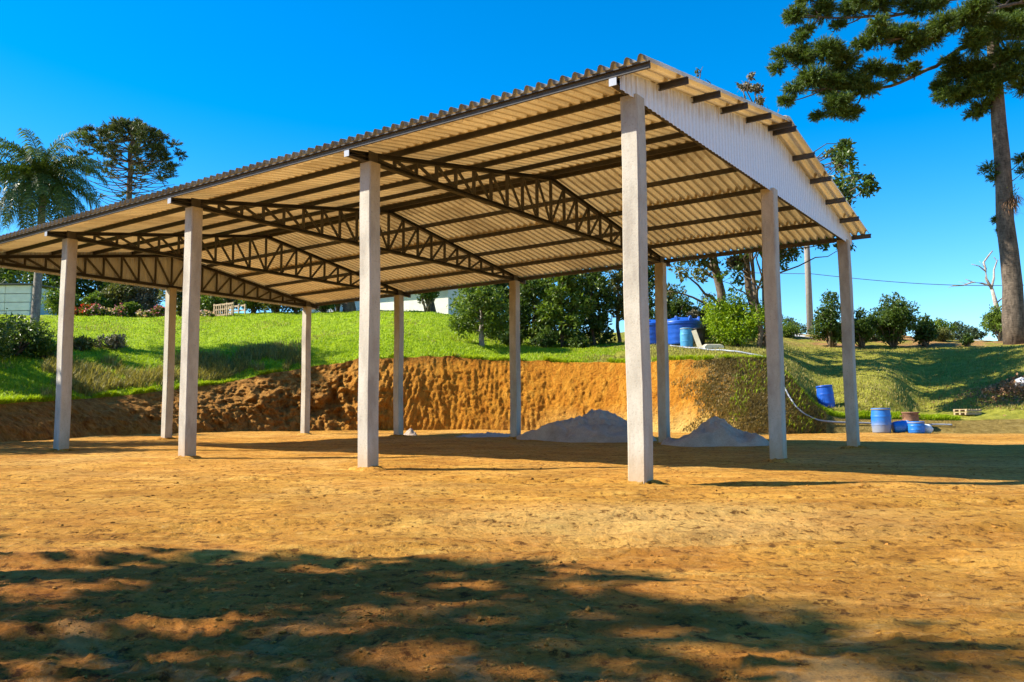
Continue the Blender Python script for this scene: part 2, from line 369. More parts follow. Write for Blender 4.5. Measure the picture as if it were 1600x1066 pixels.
# ------------------------------------------------------------------ terrain
TH = .6125; OX, OY = 1.5106, 10.0143
LD = np.array((-math.cos(TH), math.sin(TH))); WD = np.array((math.sin(TH), math.cos(TH)))
GL, GW = .0150, .0083
def plane_z(x, y):
    x = np.clip(x, -30, 30); y = np.clip(y, -8, 40)
    qx, qy = x-OX, y-OY
    return GL*(qx*LD[0]+qy*LD[1]) + GW*(qx*WD[0]+qy*WD[1])
def yard_relief(x, y):
    """lumps, ruts and wheel marks of the graded yard"""
    near = np.clip((12 - np.hypot(x, y))/9, 0, 1)
    z = .10*(fbm(x*.25, y*.25, seed=1) - .5) + (.045+.015*near)*(fbm(x*.9, y*1.6, seed=5, oct=5) - .5) + (.014+.008*near)*(fbm(x*2.6, y*3.4, seed=6, oct=4) - .5)
    rid = 1-np.abs(2*fbm(x*1.7+y*.9, y*3.4-x*.5, seed=9, oct=4)-1)
    z += (.010+.016*near)*(rid-.75)
    r2 = 1-np.abs(2*fbm(x*4.2-y*1.5, y*7+x*1.2, seed=15, oct=3)-1); z += (.004+.013*near)*(r2-.75)
    left = np.clip((1.2 - x)/2.5, 0, 1)*np.clip((5.2-y)/2, 0, 1)
    lump = fbm(x*3.2, y*4.2, seed=21, oct=5); l2 = 1-np.abs(2*fbm(x*5.5+y*2.5, y*8-x*2.0, seed=25, oct=4)-1); z += left*(.10*np.clip(lump-.52, 0, 1)+.045*(np.clip(l2, .55, .95)-.7)) + near*.07*np.clip(fbm(x*12, y*16, seed=31, oct=3)-.60, 0, 1)
    for off, ang in ((-.6, .22), (.75, .22), (2.6, -.16), (4.1, -.16)):      # wheel ruts across the yard
        d = (y - 6.2 - off) - math.tan(ang)*x + .12*np.sin(x*.5+off)
        z += -.042*np.exp(-(d/.14)**2)*(.5+fbm(x*.8, y*.8, seed=90)) + .014*np.exp(-((np.abs(d)-.3)/.09)**2)
    return z
def ground_z(x, y): return plane_z(x, y) + yard_relief(x, y)

def polar_ground():
    rr = np.concatenate([np.linspace(.25, 1.5, 12)[:-1], np.geomspace(1.5, 34, 520)[:-1], np.geomspace(34, 2500, 40)])
    az = np.concatenate([np.radians(np.linspace(-36, 36, 760)), np.radians(np.linspace(36, 324, 110))[1:-1]])
    R, A = np.meshgrid(rr, az, indexing='ij'); x = R*np.sin(A); y = R*np.cos(A)
    z = plane_z(x, y) + yard_relief(x, y)
    nr, na = R.shape; V = np.stack([x, y, z], -1).reshape(-1, 3)
    i = np.arange(nr-1)[:, None]*na; j = np.arange(na)[None]; j2 = (j+1) % na
    F = np.stack([i+j, i+na+j, i+na+j2, i+j2], -1).reshape(-1, 4)
    c = len(V); V = np.vstack([V, [0, 0, plane_z(0., 0.)]])
    Ft = np.stack([np.full(na, c), np.arange(na), (np.arange(na)+1) % na], -1)
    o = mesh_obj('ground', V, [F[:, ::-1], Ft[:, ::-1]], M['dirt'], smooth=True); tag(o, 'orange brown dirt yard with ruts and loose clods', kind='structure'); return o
ground = polar_ground()

# profile of bank and hill per picture column: base depth, then (depth, picture row) of bank top, slope, crest, far edge
PROF = [(-700, 11, (12, 630), (16, 560), (26, 480), (40, 470)), (-300, 15, (16, 632), (21, 575), (33, 497), (50, 490)),
 (0, 22.5, (24.2, 632), (28.5, 580), (40, 497), (55, 490)), (150, 26.6, (28.6, 622), (33, 570), (43, 496), (57, 490)),
 (250, 29, (31.2, 612), (35, 562), (44, 496), (58, 490)), (340, 30.8, (33, 600), (36.6, 553), (45, 495), (58, 490)),
 (420, 32, (34.2, 584), (37.2, 545), (45.5, 493), (58, 489)), (500, 32.9, (34.8, 570), (38, 535), (46, 491), (58, 488)),
 (600, 33.7, (34.6, 560), (37.5, 530), (46, 487), (58, 485)), (670, 33.7, (34.6, 556), (38, 527), (46, 486), (58, 484)),
 (720, 33.7, (34.6, 558), (38, 535), (46, 502), (58, 492)), (770, 33.6, (34.5, 562), (38.5, 546), (46, 525), (58, 505)),
 (850, 33.3, (34.2, 565), (38.5, 547), (46, 533), (58, 515)), (950, 32.3, (33.2, 566), (38, 547), (46, 534), (58, 518)),
 (1050, 30.2, (31.2, 566), (36, 546), (46, 532), (58, 518)), (1110, 28.5, (30, 564), (35.5, 546), (46, 530), (58, 517)),
 (1160, 27.6, (30.5, 558), (35, 548), (46, 530), (58, 516)), (1205, 27.6, (31, 561), (35, 551), (46, 532), (58, 516)),
 (1245, 27.8, (30, 602), (33, 584), (46, 547), (55, 520)), (1285, 28.5, (29.5, 650), (32.5, 626), (46, 547), (55, 522)),
 (1340, 29, (30, 655), (33, 606), (46, 546), (55, 524)), (1400, 29, (30, 655), (33, 604), (46, 545), (55, 526)),
 (1425, 29, (30, 655), (34, 640), (46, 545), (55, 527)), (1450, 29, (30, 657), (34, 632), (46, 545), (55, 529)),
 (1520, 28.5, (30, 657), (34, 617), (44, 545), (55, 532)), (1600, 28, (29.5, 655), (33, 608), (40, 542), (55, 535)),
 (1800, 26, (28, 650), (31, 590), (38, 530), (55, 520)), (2100, 22, (24, 645), (28, 580), (34, 520), (55, 510))]
PX = np.array([r[0] for r in PROF], float)
def _ctrl():
    out = []
    for r in PROF:
        b = at(r[0], 680, r[1]); b[2] = plane_z(b[0], b[1]) - .06
        row = [b] + [at(r[0], y, D) for D, y in r[2:]]
        far = row[-1].copy(); far[:2] *= 3.2; far[2] += 1.0; row.append(far); out.append(row)
    return np.array(out)
CT = _ctrl()                                             # (columns, 6 rows, 3)
def loft_cols(px):
    C_ = np.stack([np.stack([np.interp(px, PX, CT[:, k, c]) for c in range(3)], -1) for k in range(6)], 1)
    return C_                                            # (n, 6, 3)
COLS = np.concatenate([np.arange(-700, -60, 12), np.arange(-60, 1660, 1.6), np.arange(1660, 2101, 12)])
def smooth_cols(A, px):
    """soften the kinks between control columns"""
    w = 25; k = np.hanning(2*w+1); k /= k.sum(); out = A.copy()
    u = np.arange(px[0], px[-1]+1, 1.6); 
    for a in range(A.shape[1]):
        for c in range(3):
            f = np.interp(u, px, A[:, a, c]); f = np.convolve(np.pad(f, w, 'edge'), k, 'valid'); out[:, a, c] = np.interp(px, u, f)
    return out
LC = smooth_cols(loft_cols(COLS), COLS)

def make_bank():
    nt_ = 100; t = np.linspace(0, 1, nt_)
    B, T = LC[:, 0], LC[:, 1]
    P = np.zeros((len(COLS), nt_, 3))
    P[..., :2] = B[:, None, :2] + (T - B)[:, None, :2]*(t**1.35)[None, :, None]
    P[..., 2] = B[:, None, 2] + (T[:, None, 2]-B[:, None, 2])*t[None]
    hgt = (T[:, 2]-B[:, 2])[:, None]
    amp = np.clip(hgt/3, .1, 1)*np.sin(np.pi*np.clip(t*.92+.04, 0, 1))[None]**.5
    amp = amp*np.interp(COLS, [1090, 1160], [1, .5])[:, None]
    x, y, z = P[..., 0], P[..., 1], P[..., 2]
    lf = np.interp(COLS, [540, 640], [1.5, .15])[:, None]
    d = lf*.9*(fbm(x*.7, y*.7, z*.8, seed=3)-.5) + lf*.55*(fbm(x*2.2, y*2.2, z*1.2, seed=13, oct=5)-.5)
    d += .35*(1-np.abs(2*fbm(x*1.5+y*1.5, x*.0, z*.25, seed=41, oct=4)-1)-.7)*np.interp(COLS, [600, 700, 760, 900], [.8, .42, .32, .28])[:, None]      # rain gullies and scrape marks
    d += lf*.42*(fbm(x*5, y*5, z*4, seed=51, oct=4)-.5) + .11*(fbm(x*7, y*7, z*.9, seed=57, oct=4)-.5) + .10*(fbm(x*10+z*3, y*10, z*6, seed=59, oct=3)-.5)
    d += lf*.30*(1-np.abs(2*fbm(x*2.4, y*2.4, z*2.0, seed=55, oct=4)-1)-.75)
    tooth = np.clip(fbm(x*.45, y*.45, z*.5, seed=63)-.47, 0, .2)*5
    d += .075*tooth*np.abs(np.sin(math.pi*(x+.35*z*np.sin(x*.3))/.24))
    d = d*amp
    r = np.hypot(x, y); P[..., 0] -= d*x/r; P[..., 1] -= d*y/r
    P[..., 2] += .10*(fbm(x*3, y*3, z*3, seed=61)-.5)*amp
    P[:, -1, 2] += .34*(fbm(x[:, -1]*.8, y[:, -1]*.8, seed=71)-.5)*np.clip(hgt[:, 0]/3, 0, 1)
    return P
BP = make_bank()
def grid_faces(n, m):
    i = np.arange(n-1)[:, None]*m; j = np.arange(m-1)[None]
    return np.stack([i+j, i+m+j, i+m+j+1, i+j+1], -1).reshape(-1, 4)
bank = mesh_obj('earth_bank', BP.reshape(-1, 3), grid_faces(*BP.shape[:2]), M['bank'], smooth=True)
tag(bank, 'cut bank of bare orange earth behind the open shed', kind='structure')

def make_hill():
    L = LC.copy(); L[:, 1] = BP[:, -1]
    rows = []
    segs = [(1, 2, 40, 1.), (2, 3, 44, 1.), (3, 4, 26, 1.), (4, 5, 14, 1.6)]
    # piecewise cubic (Catmull-Rom) along each column keeps the slope smooth
    K = [L[:, 1]*2-L[:, 2], L[:, 1], L[:, 2], L[:, 3], L[:, 4], L[:, 5], L[:, 5]*2-L[:, 4]]
    for si, (a, b, n, pw) in enumerate(segs):
        for t in np.linspace(0, 1, n, endpoint=(si == len(segs)-1)):
            t = t**pw; m1 = (K[a+1]-K[a-1])*.35; m2 = (K[min(b+1, 6)]-K[a])*.35
            if si >= 2: m1 = m2 = (K[b]-K[a])
            h = (2*t**3-3*t**2+1)*K[a] + (t**3-2*t**2+t)*m1 + (-2*t**3+3*t**2)*K[b] + (t**3-t**2)*m2
            rows.append(h)
    P = np.stack(rows, 1)
    x, y = P[..., 0], P[..., 1]
    w = np.ones(P.shape[1]); w[0] = 0; w[1:6] = np.linspace(.2, 1, 5)
    P[..., 2] += (.35*(fbm(x*.35, y*.35, seed=81)-.5) + .16*(fbm(x*1.6, y*1.6, seed=91)-.5))*w[None]
    return P
HP = make_hill()
hill = mesh_obj('grass_hill', HP.reshape(-1, 3), grid_faces(*HP.shape[:2]), M['lawn'], smooth=True)
tag(hill, 'grassy hill rising behind the yard', kind='structure')

def bvh_of(P): 
    return BVHTree.FromPolygons([tuple(v) for v in P.reshape(-1, 3)], [tuple(f) for f in grid_faces(*P.shape[:2])])
BV = [bvh_of(HP[::3]), bvh_of(BP[::3, ::5])]
gp = np.array([[(x, y, float(ground_z(np.array(x), np.array(y)))) for y in np.arange(1, 42, 1.)] for x in np.arange(-34, 35, 1.)])
BV.append(bvh_of(gp))
def on(u, v):
    """where the line of sight through a picture point meets the land"""
    d = Vector(pray(u, v)).normalized(); best = None
    for b in BV:
        h = b.ray_cast(Vector(CAM), d)
        if h[0] is not None and (best is None or h[3] < best[1]): best = (h[0], h[3])
    return np.array(best[0]) if best else at(u, v, 55)
def land(x, y):
    """height of the land at a plan position"""
    best = -9
    for b in BV:
        h = b.ray_cast(Vector((x, y, 80)), Vector((0, 0, -1)))
        if h[0] is not None: best = max(best, h[0].z)
    return best if best > -9 else float(plane_z(np.array(x), np.array(y)))
def spot(u, D):
    """point of the land in picture column u at depth D"""
    p = at(u, 560, D); return np.array((p[0], p[1], land(p[0], p[1])))

# road along the top of the right-hand hill
def make_road():
    us = np.linspace(1190, 1900, 60); A = []; Bv = []
    for u in us:
        D = 54.0
        a = at(u, 520, D-1.2); b = at(u, 520, D+2.4); a[2] = land(a[0], a[1])+.05; b[2] = land(b[0], b[1])+.10; A.append(a); Bv.append(b)
    V = np.array(A+Bv); n = len(us); F = np.array([(i, i+1, n+i+1, n+i) for i in range(n-1)])
    tag(mesh_obj('road', V, F, M['road']), 'pale road along the top of the right hill', kind='structure')
make_road()

# ------------------------------------------------------------------ vegetation builders
def leaf_quads(P, size, up=.35, out=None, aspect=.45, droop=0., r=None):
    """one folded rhombus per point"""
    r = r or rng; n = len(P)
    d = r.normal(size=(n, 3)); 
    if out is not None: d += out*1.1
    d[:, 2] += droop; d /= np.linalg.norm(d, axis=1)[:, None]+1e-9
    nv = r.normal(size=(n, 3)); nv[:, 2] += up*3
    s = np.cross(d, nv); s /= np.linalg.norm(s, axis=1)[:, None]+1e-9
    L = (size*(.65+.7*r.random(n)))[:, None]; W_ = L*aspect
    nn = np.cross(s, d)
    V = np.stack([P-d*L*.5, P+s*W_*.5+nn*L*.06, P+d*L*.5, P-s*W_*.5+nn*L*.06], 1).reshape(-1, 3)
    F = np.arange(4*n).reshape(n, 4); return V, F

def blob_points(blobs, n, gap=.47, gf=1.1, inner=.30, seed=0):
    blobs = np.array(blobs, float); a = blobs[:, 3]*blobs[:, 4]; a = a/a.sum()
    k = rng.choice(len(blobs), size=int(n*2.2), p=a); b = blobs[k]
    d = rng.normal(size=(len(k), 3)); d /= np.linalg.norm(d, axis=1)[:, None]
    rad = inner + (1-inner)*rng.random(len(k))**.6
    d2 = d*rad[:, None]; P = b[:, :3] + d2*np.stack([b[:, 3], b[:, 3], b[:, 4]], 1)
    P += rng.normal(size=P.shape)*.13*b[:, 3:4]
    keep = fbm(P[:, 0]*gf, P[:, 1]*gf, P[:, 2]*gf, oct=2, seed=seed+100) > gap
    P = P[keep][:n]; return P, d[keep][:n]

def limb(mb, a, b, r0, r1, wob=.08, n=6, sides=7):
    a = np.array(a, float); b = np.array(b, float); L = np.linalg.norm(b-a)
    t = np.linspace(0, 1, n)[:, None]; pts = a+(b-a)*t
    pts[1:-1] += rng.normal(size=(n-2, 3))*wob*L*.3
    pts[:, 2] += np.sin(np.pi*t[:, 0])*L*.05
    mb.tube(pts, np.linspace(r0, r1, n), sides); return pts

def tree(name, label, cat, base, H, R, leaf='leaf_mid', nleaf=9000, lsize=.22, bark='bark', trunk_r=.16, nblob=9, crown_lo=.35,
         lean=(0, 0), flat=.8, gap=.47, group=None, blobs=None, fol='crown', aspect=.45):
    base = np.array(base, float); root = empty(name, base, 0, label, cat, group)
    mb = MB(); top = np.array((lean[0], lean[1], H*.78))
    tp = limb(mb, (0, 0, -.3), top, trunk_r*1.25, trunk_r*.35, .05, 9, 9)
    if blobs is None:
        blobs = []
        for i in range(nblob):
            f = (i+.5)/nblob; z = H*(crown_lo+(1-crown_lo)*f*.86); ang = i*2.4+rng.random()*.8
            prof = math.sin(math.pi*min(1, max(.0, (f*.8+.2))))**.6
            rr = R*.62*prof*(.5+.6*rng.random()); s = R*(.34+.22*rng.random())
            blobs.append((lean[0]*f+rr*math.cos(ang), lean[1]*f+rr*math.sin(ang), z, s, s*flat))
    for b in blobs:
        z0 = max(min(b[2]-.35*math.hypot(b[0], b[1])-.2, H*.74), .12*H); k = np.interp(z0, tp[:, 2], np.arange(len(tp)))
        p0 = np.array([np.interp(k, np.arange(len(tp)), tp[:, c]) for c in range(3)])
        limb(mb, p0, b[:3], trunk_r*.42, trunk_r*.10, .10, 6, 6)
        for q in range(3):
            e = np.array(b[:3])+rng.normal(size=3)*b[3]*.5; limb(mb, b[:3], e, trunk_r*.12, trunk_r*.03, .1, 4, 5)
    mb.build('trunk', M[bark], root, True)
    P, d = blob_points(blobs, nleaf, gap, 1.6/max(R*.35, .35), seed=int(abs(base[0]*13+base[1]*7)) % 997)
    V, F = leaf_quads(P, lsize, .3, d, aspect)
    mesh_obj(fol, V, F, M[leaf], root); return root

def bush(name, label, cat, base, H, R, leaf='leaf_mid', nleaf=4000, lsize=.16, group=None, nblob=13, flower=None, gap=.42, ry=None, aspect=.45):
    """several stems from the ground and leaves down to the ground"""
    base = np.array(base, float); root = empty(name, base, 0, label, cat, group); mb = MB(); blobs = []
    for i in range(nblob):
        ang = i*2.4+rng.random(); rr = R*.6*math.sqrt((i+.4)/nblob); s = R*(.34+.14*rng.random()); z = H*(.22+.58*rng.random()*(1-.5*rr/R))
        s = min(s, H*.45); blobs.append((rr*math.cos(ang), rr*math.sin(ang)*(1 if ry is None else ry/R), max(z, s*.6), s, s*.85))
    blobs.append((0, 0, H-R*.3 if H > R*.8 else H*.55, R*.38, min(R*.38, H*.4)))
    for b in blobs: limb(mb, (rng.normal()*.06, rng.normal()*.06, -.1), b[:3], .03+.012*H, .012, .12, 5, 5)
    mb.build('stem', M['bark'], root, True)
    P, d = blob_points(blobs, nleaf, gap, 1.5/max(R*.4, .3), seed=int(abs(base[0]*17+base[1]*3)) % 997)
    ok = P[:, 2] > -.05; V, F = leaf_quads(P[ok], lsize, .3, d[ok], aspect); mesh_obj('foliage', V, F, M[leaf], root)
    if flower:
        q = rng.random(len(P)) < .22; P2 = P[q & ok]+d[q & ok]*.08; V, F = leaf_quads(P2, lsize*.9, .8, d[q & ok], .8); mesh_obj('blossom', V, F, M[flower], root)
    return root

def needle_tuft(c, R, n, flat=.75, nl=.16):
    """spiky araucaria tuft: short shoots bristling from the middle, each set with stiff needles"""
    ns = max(10, int(n/26)); d = rng.normal(size=(ns, 3)); d[:, 2] = d[:, 2]*.8+.25; d /= np.linalg.norm(d, axis=1)[:, None]
    tip = d*np.array((R, R, R*flat))*(.75+.35*rng.random(ns))[:, None]
    tip[:, 2] += .18*R*(np.linalg.norm(d[:, :2], axis=1)**2)
    k = 26; t = (.22+.82*rng.random((ns, k)))[..., None]
    P = (tip[:, None]*t).reshape(-1, 3); ax = np.repeat(d, k, 0)
    dd = ax*.9 + rng.normal(size=P.shape)*.55; dd /= np.linalg.norm(dd, axis=1)[:, None]
    s = np.cross(dd, rng.normal(size=P.shape)); s /= np.linalg.norm(s, axis=1)[:, None]
    L = nl*(.7+.6*rng.random(len(P)))[:, None]; W_ = L*.10
    V = np.stack([P-s*W_, P+dd*L, P+s*W_], 1)+np.array(c)
    return V.reshape(-1, 3)

def araucaria(name, label, base, H, trunk_r, tufts, branches, needles, nl, bark='bark_pine', lean=(0, 0)):
    """tufts: (x,y,z,R,n) local; branches: polylines with a start radius"""
    root = empty(name, base, 0, label, 'tree'); mb = MB()
    n = 14; t = np.linspace(0, 1, n); pts = np.stack([lean[0]*t, lean[1]*t, -.4+t*(H+.4)], 1); pts[1:-1, :2] += rng.normal(size=(n-2, 2))*trunk_r*.10
    rad = trunk_r*(1.18-.18*np.minimum(t*6, 1))*(1-.55*t); mb.tube(pts, rad, 14); mb.build('trunk', M[bark], root, True)
    for pl, r0 in branches:
        b = MB(); pl = np.array(pl, float); m = len(pl); b.tube(pl, np.linspace(r0, r0*.3, m), 7); b.build('branch', M[bark], root, True)
    V = np.vstack([needle_tuft(q[:3], q[3], q[4], nl=nl) for q in tufts]); F = np.arange(len(V)).reshape(-1, 3)
    mesh_obj('needles', V, F, M[needles], root); return root
def arc(a, b, sag, n=7):
    a = np.array(a, float); b = np.array(b, float); t = np.linspace(0, 1, n)[:, None]; p = a+(b-a)*t; p[:, 2] -= (np.sin(np.pi*t[:, 0])*sag); return p

# ------------------------------------------------------------------ the open shed
CU = [0, 4.4868, 9.0318, 13.500, 17.8006]; SW = 10.368; SH = 4.7266; SLOPE = .1636
RIDGE = SW/2; XL, XR = -CU[4]-.53, .53
def valley(v): return 5.838 - SLOPE*abs(v-RIDGE)                # underside of the sheets
def make_shed():
    root = empty('open_shed', (OX, OY, 0), -TH, 'large open sided shed of concrete columns, steel trusses and corrugated roof on orange dirt', 'shed')
    cols = [(-c, v) for c in CU for v in (0, SW)] + [(0, RIDGE), (-CU[4], RIDGE)]
    w = .116
    cmesh = None
    for i, (x, y) in enumerate(cols):
        qx, qy = -x, y; gz = GL*qx+GW*qy
        b = MB(); ch = .016
        ring = [(-w, -w+ch), (-w+ch, -w), (w-ch, -w), (w, -w+ch), (w, w-ch), (w-ch, w), (-w+ch, w), (-w, w-ch)]
        zs = np.linspace(gz-.35, SH-.001, 24); V = []; 
        for z in zs:
            ox, oy = .006*math.sin(z*2.1+i), .006*math.sin(z*1.7+2*i)
            V += [(p[0]+ox+random.uniform(-.0015, .0015), p[1]+oy+random.uniform(-.0015, .0015), z) for p in ring]
        F = [(j*8+k, j*8+(k+1) % 8, (j+1)*8+(k+1) % 8, (j+1)*8+k) for j in range(23) for k in range(8)]+[tuple(range(23*8, 24*8))]
        b.add(V, F); c = b.build('column', M['conc'], root); c.location = (x, y, 0)
        k = 28; sp = MB(); V = []; ang = np.linspace(0, 2*math.pi, k, endpoint=False)
        for rr, zz in ((.10, .05), (.17, .042), (.24, .02), (.36, -.05)):
            for a in ang: q = rr*(1+.25*math.sin(a*2+i)+.18*random.uniform(-1, 1)*(rr > .12)); V.append((q*math.cos(a), q*math.sin(a), gz+zz+random.uniform(-.014, .014)+float(yard_relief(np.array(OX+math.cos(-TH)*x-math.sin(-TH)*y), np.array(OY+math.sin(-TH)*x+math.cos(-TH)*y)))))
        F = [(r*k+j, (r+1)*k+j, (r+1)*k+(j+1) % k, r*k+(j+1) % k) for r in range(3) for j in range(k)]
        sp.add(V, F).build('soil_collar', M['dirt'], c, True)
    # trusses: channels for the chords, posts and diagonals between them
    ch, cw = .075, .045; y0, y1 = -.50, SW+.50
    def top(v): return valley(v)-.092-ch/2                      # centre line of the top chord
    zb = SH+.004+ch/2
    U = [(-ch/2, -cw), (ch/2, -cw), (ch/2, cw), (ch/2-.006, cw), (ch/2-.006, -cw+.006), (-ch/2+.006, -cw+.006), (-ch/2+.006, cw), (-ch/2, cw)]
    n = 11; pv = np.concatenate([np.linspace(.02, RIDGE, n), RIDGE+(RIDGE-np.linspace(.02, RIDGE, n)[:-1])[::-1]])
    first = None
    for i, c in enumerate(CU):
        t = bpy.data.objects.new('truss', None); COL.objects.link(t); t.parent = root; t.location = (-c, 0, 0); t.empty_display_size = .2
        if first is None:
            first = []
            def sub(mb, name, mat='steel'): o = mb.build(name, M[mat], t); first.append(o)
            sub(MB().extrude(U, (0, y0, zb), (0, y1, zb), (0, 0, 1), (1, 0, 0)), 'bottom_chord')
            mb = MB()
            for a, b_ in (((0, y0, top(y0)), (0, RIDGE, top(RIDGE))), ((0, RIDGE, top(RIDGE)), (0, y1, top(y1)))):
                d = np.array(b_)-np.array(a); d /= np.linalg.norm(d); up = np.cross((1, 0, 0), d); up = up if up[2] > 0 else -up
                mb.extrude(U, a, b_, up, (1, 0, 0))
            sub(mb, 'top_chord')
            for k, v in enumerate(pv):
                zt, z2 = top(v)-ch/2+.004, zb+ch/2-.004
                if zt-z2 > .03: sub(MB().box((0, v, (zt+z2)/2), (.06, .034, zt-z2)), 'post')
            for k in range(n-1):
                a, b_ = pv[k], pv[k+1]
                sub(MB().bar((0, a+.025, top(a)-ch/2), (0, b_-.025, zb+ch/2), .05, .029, (1, 0, 0)), 'diagonal')
                a, b_ = SW-pv[k], SW-pv[k+1]
                sub(MB().bar((0, a-.025, top(a)-ch/2), (0, b_+.025, zb+ch/2), .05, .029, (1, 0, 0)), 'diagonal')
            for v, s in ((y0, -1), (y1, 1)):
                sub(MB().box((0, v+s*.004, (top(v)+zb)/2), (.10, .008, top(v)-zb+ch+.03)), 'end_plate', 'plate')
            for v in (0, SW):                                   # saddle plates over the column heads
                sub(MB().box((-.055, v, zb+.05), (.006, .20, .17)).box((.055, v, zb+.05), (.006, .20, .17)), 'saddle_plate')
        else:
            for o in first:
                d = o.copy(); COL.objects.link(d); d.parent = t
    # purlins: lipped channels on the top chords, six to each slope
    pitch = math.atan(SLOPE)
    C = [(-.0225, 0), (.0225, 0), (.0225, .014), (.0195, .014), (.0195, .003), (-.0195, .003), (-.0195, .087), (.0195, .087), (.0195, .076), (.0225, .076), (.0225, .09), (-.0225, .09)]
    offs = np.linspace(.13, RIDGE+.49, 6)
    pm = [None, None]
    for s in (0, 1):
        for d in offs:
            v = RIDGE-d if s == 0 else RIDGE+d; sg = 1 if s == 0 else -1
            yv = np.array((0, math.cos(pitch), sg*math.sin(pitch))); zv = np.array((0, -sg*math.sin(pitch), math.cos(pitch)))
            if pm[s] is None:
                pm[s] = MB().extrude(C, (XL+.05, 0, 0), (XR-.05, 0, 0), -yv*sg, zv).build('purlin', M['steel'], root); o = pm[s]
            else:
                o = pm[s].copy(); COL.objects.link(o); o.parent = root
            o.location = (0, v, valley(v)-.0915)
    # corrugated roof: six-wave fibre cement sheets in three courses a slope
    wave, amp, th = .177, .034, .010
    prof_p = np.array([0, .25, .47, .50, .56, .61, .68, .75, .82, .89, .94, .985]); prof_z = np.array([0, -.003, 0, .006, .050, .073, .083, .086, .083, .073, .050, .007])
    nw = int((XR-XL)/wave); xs = np.concatenate([XL+(k+prof_p)*wave for k in range(nw)]); cz = np.tile(prof_z, nw); nx = len(xs)
    for s in (0, 1):
        V = []; F = []; sg = -1 if s == 0 else 1
        ds = [.06, 2.41, 4.63, RIDGE+.55]
        for k in range(3):
            d0, d1 = ds[k]-(.0 if k == 0 else .13), ds[k+1]; rows = 5
            lift0, lift1 = (0.002, .012)
            base = len(V)
            for j in range(rows):
                f = j/(rows-1); d = d0+(d1-d0)*f; z = valley(RIDGE+sg*d)+lift0+(lift1-lift0)*f
                sagj = .004*np.sin(xs*1.3+j)
                for a in range(nx): V.append((xs[a], RIDGE+sg*d, z+cz[a]+sagj[a]))
            for j in range(rows-1):
                for a in range(nx-1):
                    q = base+j*nx+a; f4 = (q, q+1, q+nx+1, q+nx); F.append(f4 if sg > 0 else f4[::-1])
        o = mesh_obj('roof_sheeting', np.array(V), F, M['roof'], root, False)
    V = []; F = []; k = 7
    for a in range(nx):
        for j in range(k):
            f = (j-(k-1)/2)/((k-1)/2); yv = RIDGE+f*.24; z = valley(yv)+.016+.05*(1-abs(f)**2)*.35
            V.append((xs[a], yv, z+cz[a]))
    F = [(a*k+j, (a+1)*k+j, (a+1)*k+j+1, a*k+j+1) for a in range(nx-1) for j in range(k-1)]
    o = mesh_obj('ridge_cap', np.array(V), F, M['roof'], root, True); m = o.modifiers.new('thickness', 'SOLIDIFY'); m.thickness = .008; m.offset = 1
    # corrugated gable cladding outside both end trusses
    for sx, x in ((1, .062), (-1, -CU[4]-.062)):
        ys = np.arange(-.44, SW+.44, .0125); ph = (ys/.125) % 1
        rel = np.clip(np.abs(ph-.5)*6-.6, 0, 1)*.014
        V = []; F = []; m_ = len(ys)
        for y, r in zip(ys, rel): V += [(x+sx*r, y, SH-.05), (x+sx*r, y, (SH-.05+valley(y))/2), (x+sx*r, y, valley(y)-.006)]
        for a in range(m_-1):
            for j in (0, 1):
                q = (a*3+j, a*3+j+1, a*3+j+4, a*3+j+3); F.append(q if sx < 0 else q[::-1])
        o = mesh_obj('gable_cladding', np.array(V), F, M['clad'] if sx > 0 else M['clad'], root)
        m = o.modifiers.new('thickness', 'SOLIDIFY'); m.thickness = .0025; m.offset = 1
    return root
shed = make_shed()

# ------------------------------------------------------------------ trees and shrubs
def local_px(base, px, py, D): return at(px, py, D)-base
